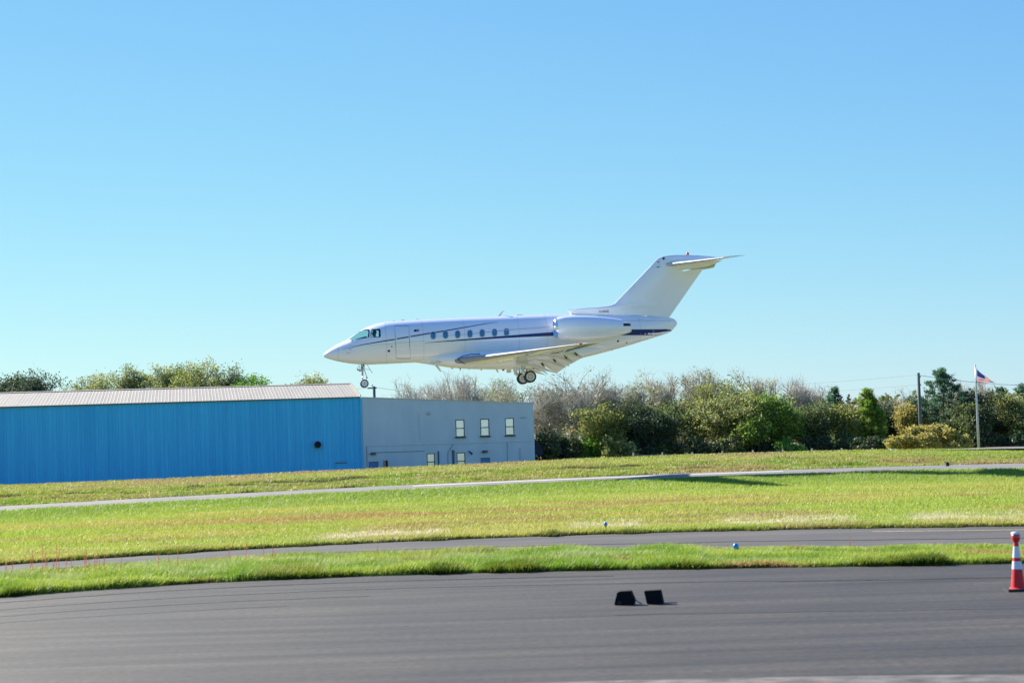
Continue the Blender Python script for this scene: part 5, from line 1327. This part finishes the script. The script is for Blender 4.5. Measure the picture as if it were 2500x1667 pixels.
dock(602, 1316, 1362, 37.0, 'tallest reddish dock stalk standing against the taxiway', None, 40)
dock(645, 1328, 1362, 37.5, 'reddish dock stalk just right of the tallest one', None, 41)
dock(667, 1330, 1360, 37.5, 'rightmost short dock stalk of the left weed patch', None, 42)
dock(560, 1326, 1360, 37.0, 'reddish dock stalk left of the tallest one', None, 43)
dock(921, 1329, 1352, 36.5, 'lone red stalk on the verge below the office', None, 44)
dock(2074, 1311, 1332, 36.0, 'lone red stalk on the verge right of the blue light', None, 45)

# ------------------------------------------------------------------ grass
def blades(name, S, n, hfun, wid, colfun, seed, lean=(0.35, 0.0), px0=-350, px1=2850, tpow=1.0, label=None, spread=0.5, t0=0.0, t1=1.0):
    rng = np.random.default_rng(seed)
    px = rng.uniform(px0, px1, n); t = t0 + (t1 - t0) * rng.random(n) ** tpow
    p = S.pos((px - PXC[0]) / 12.5, t)
    h = hfun(p, px, t, rng); w = wid * rng.uniform(0.6, 1.4, n)
    keep = h > 0.01
    p, px, t, h, w = p[keep], px[keep], t[keep], h[keep], w[keep]; n = len(p)
    a = rng.uniform(0, 2 * PI, n); side = np.stack([np.cos(a), np.sin(a), np.zeros(n)], 1)
    tip = p + np.stack([h * (lean[0] + rng.normal(0, spread, n)), h * (lean[1] + rng.normal(0, spread, n)), h], 1)
    V = np.empty((n, 3, 3)); V[:, 0] = p - side * w[:, None]; V[:, 1] = p + side * w[:, None]; V[:, 2] = tip
    V[:, :2, 2] -= 0.01
    col = colfun(p, px, t, rng) 
    me = bpy.data.meshes.new(name)
    me.vertices.add(n * 3); me.vertices.foreach_set("co", V.reshape(-1).astype(np.float32))
    me.loops.add(n * 3); me.loops.foreach_set("vertex_index", np.arange(n * 3, dtype=np.int32))
    me.polygons.add(n); me.polygons.foreach_set("loop_start", np.arange(0, n * 3, 3, dtype=np.int32))
    me.update(calc_edges=True)
    cc = np.ones((n, 3, 4)); cc[:, :, :3] = np.clip(col, 0.004, 1)[:, None, :]
    at = me.attributes.new("col", 'FLOAT_COLOR', 'POINT'); at.data.foreach_set("color", cc.reshape(-1).astype(np.float32))
    me.materials.append(M['grass'])
    o = link(name, me); tag(o, label, 'grass', kind='stuff'); return o
def mixc(c, d, k): return np.asarray(c)[None, :] * (1 - k[:, None]) + np.asarray(d)[None, :] * k[:, None]
def sm(x, a, b_): 
    t = np.clip((x - a) / (b_ - a), 0, 1); return t * t * (3 - 2 * t)
LIME = (0.34, 0.43, 0.06); GREEN = (0.20, 0.33, 0.03); RUST = (0.42, 0.27, 0.10); YEL = (0.43, 0.42, 0.09)
# near verge
def h1(p, px, t, rng):
    m = fbm(p[:, 0] * 1.1, p[:, 1] * 1.1)
    return (0.07 + 0.17 * m ** 1.5 + 0.05 * fbm(p[:, 0] * 4, p[:, 1] * 4)) * rng.uniform(0.6, 1.15, len(px)) * np.where(px > 1700, 0.72, 1.0)
def c1(p, px, t, rng):
    m = fbm(p[:, 0] * 0.8 + 9, p[:, 1] * 0.8); c = mixc(LIME, GREEN, sm(m, 0.42, 0.68))
    k = sm(fbm(p[:, 0] * 0.9 + 40, p[:, 1] * 1.6), 0.52, 0.72) * (t > 0.15); c = c * (1 - 0.6 * k[:, None]) + np.array((0.40, 0.46, 0.19)) * 0.6 * k[:, None]
    r = sm(fbm(p[:, 0] * 0.5 + 70, p[:, 1] * 0.9 + 3), 0.6, 0.74) * np.where(px > 1500, 0.9, 0.35); c = c * (1 - r[:, None]) + np.array(RUST) * r[:, None]
    return c * rng.uniform(0.78, 1.2, (len(px), 1))
blades('verge_grass', S_g1, 330000, h1, 0.011, c1, 1, label='tall bright green grass on the near verge')
# ragged fringe along the tarmac
def h1b(p, px, t, rng):
    n1 = fbm(p[:, 0] * 1.5 + 30, p[:, 0] * 0 + 2.0, 4)
    h = (0.03 + 0.42 * np.clip(n1 - 0.3, 0, 1) ** 1.4) * rng.uniform(0.5, 1.2, len(px))
    return np.where(t < 0.03 - 0.13 * np.clip(n1 - 0.3, 0, 1), 0.0, h)
blades('verge_fringe', S_g1, 95000, h1b, 0.012, lambda p, px, t, rng: mixc((0.21, 0.27, 0.03), (0.11, 0.17, 0.02), sm(fbm(p[:, 0] * 2, p[:, 1] * 2), 0.35, 0.65)) * rng.uniform(0.6, 1.25, (len(px), 1)), 2, lean=(0.2, -0.5), t0=-0.07, t1=0.13, label='ragged grass fringe overhanging the tarmac edge')  # fringe coloured darker than the verge: edge shade put into the blades
# infield
def h2(p, px, t, rng):
    e = 0.05 * sm(-t, -0.06, -0.01)
    return (0.04 + 0.055 * fbm(p[:, 0] * 0.7, p[:, 1] * 0.7) + e) * rng.uniform(0.6, 1.3, len(px)) * (1 + 0.6 * t)
def c2(p, px, t, rng):
    m = fbm(p[:, 0] * 0.22, p[:, 1] * 0.35, 4); c = mixc(LIME, YEL, sm(m, 0.40, 0.62))
    g = sm(t, 0.66, 0.80) * 0.9; c = c * (1 - g[:, None]) + mixc((0.30, 0.40, 0.05), GREEN, sm(t + 0.25 * (m - 0.5), 0.84, 0.93)) * g[:, None]
    band = np.exp(-((t - (0.34 - 0.05 * (px - 1100) / 1250)) / 0.085) ** 2) * sm(fbm(p[:, 0] * 0.16 + 20, p[:, 1] * 0.5), 0.34, 0.60) * sm(px, 60, 700) * (1 - sm(px, 1500, 2100))
    c = c * (1 - 0.85 * band[:, None]) + np.array(RUST) * 0.85 * band[:, None]
    r2 = sm(fbm(p[:, 0] * 0.3 + 55, p[:, 1] * 0.6 + 8), 0.55, 0.70) * (1 - sm(t, 0.35, 0.55)) * 0.75; c = c * (1 - r2[:, None]) + np.array((0.36, 0.29, 0.09)) * r2[:, None]
    pat = np.clip(sm(px, 720, 820) * (1 - sm(px, 1050, 1120)) + sm(px, 1360, 1420) * (1 - sm(px, 1540, 1600)) + sm(px, 1720, 1800) * (1 - sm(px, 2040, 2120)) + sm(px, 2180, 2260), 0.12, 1)
    s_ = np.exp(-((t - 0.075) / 0.05) ** 2) * pat * sm(fbm(p[:, 0] * 1.1 + 90, p[:, 1] * 1.3), 0.30, 0.55)
    k = (rng.random(len(px)) < s_ * 0.75).astype(float); c = c * (1 - k[:, None]) + np.array((0.66, 0.58, 0.40)) * k[:, None]
    return c * rng.uniform(0.86, 1.14, (len(px), 1))
blades('infield_grass', S_g2, 760000, h2, 0.0125, c2, 3, tpow=1.35, label='mown yellow green grass between taxiway and runway')
def h2b(p, px, t, rng):
    n1 = fbm(p[:, 0] * 1.1 + 60, p[:, 0] * 0 + 5.0, 4)
    h = (0.05 + 0.17 * np.clip(n1 - 0.3, 0, 1) ** 1.3) * rng.uniform(0.5, 1.2, len(px))
    return np.where(t < 0.006 - 0.03 * np.clip(n1 - 0.3, 0, 1), 0.0, h)
blades('infield_fringe', S_g2, 70000, h2b, 0.014, lambda p, px, t, rng: mixc((0.20, 0.24, 0.035), (0.12, 0.15, 0.03), sm(fbm(p[:, 0] * 1.5, p[:, 1] * 2), 0.35, 0.65)) * rng.uniform(0.6, 1.25, (len(px), 1)), 4, lean=(0.15, -0.5), t0=-0.010, t1=0.020, label='ragged grass fringe along the taxiway')  # darker blade colour paints in the shaded side facing the taxiway
# bank beyond the runway
def h3(p, px, t, rng): return (0.05 + 0.26 * fbm(p[:, 0] * 0.45, p[:, 1] * 0.6) ** 2) * rng.uniform(0.5, 1.3, len(px))
def c3(p, px, t, rng):
    m = fbm(p[:, 0] * 0.3 + 4, p[:, 1] * 0.6, 4); c = mixc((0.30, 0.36, 0.06), GREEN, sm(m, 0.45, 0.65))
    r = np.clip(sm(fbm(p[:, 0] * 0.2 + 33, p[:, 1] * 0.5 + 3), 0.44, 0.62) * (0.35 + 0.6 * (t < 0.55)) * np.where(px > 1650, 0.85, 0.5), 0, 1); c = c * (1 - r[:, None]) + np.array((0.38, 0.28, 0.12)) * r[:, None]
    d = sm(fbm(p[:, 0] * 0.22 + 81, p[:, 1] * 0.8 + 9), 0.60, 0.68) * np.exp(-((t - 0.62) / 0.22) ** 2) * (px < 1750); c = c * (1 - 0.9 * d[:, None]) + np.array((0.045, 0.035, 0.025)) * 0.9 * d[:, None]
    return c * rng.uniform(0.65, 1.3, (len(px), 1))
blades('bank_grass', S_b1, 190000, h3, 0.03, c3, 5, label='rough tufted grass on the bank beyond the runway')
def h4(p, px, t, rng): return (0.05 + 0.06 * fbm(p[:, 0] * 0.5, p[:, 1] * 0.5) + 0.05 * (t > 0.9)) * rng.uniform(0.6, 1.3, len(px))
def c4(p, px, t, rng):
    m = fbm(p[:, 0] * 0.25 + 14, p[:, 1] * 0.4, 4); c = mixc((0.34, 0.38, 0.075), (0.37, 0.31, 0.12), sm(m, 0.45, 0.65))
    g = sm(px, 2000, 2300)[:, None] * 0.7; c = c * (1 - g) + np.array((0.24, 0.36, 0.03)) * g
    return c * rng.uniform(0.75, 1.25, (len(px), 1))
blades('bank_top_grass', S_b2, 130000, h4, 0.03, c4, 6, label='short pale grass along the top of the bank')
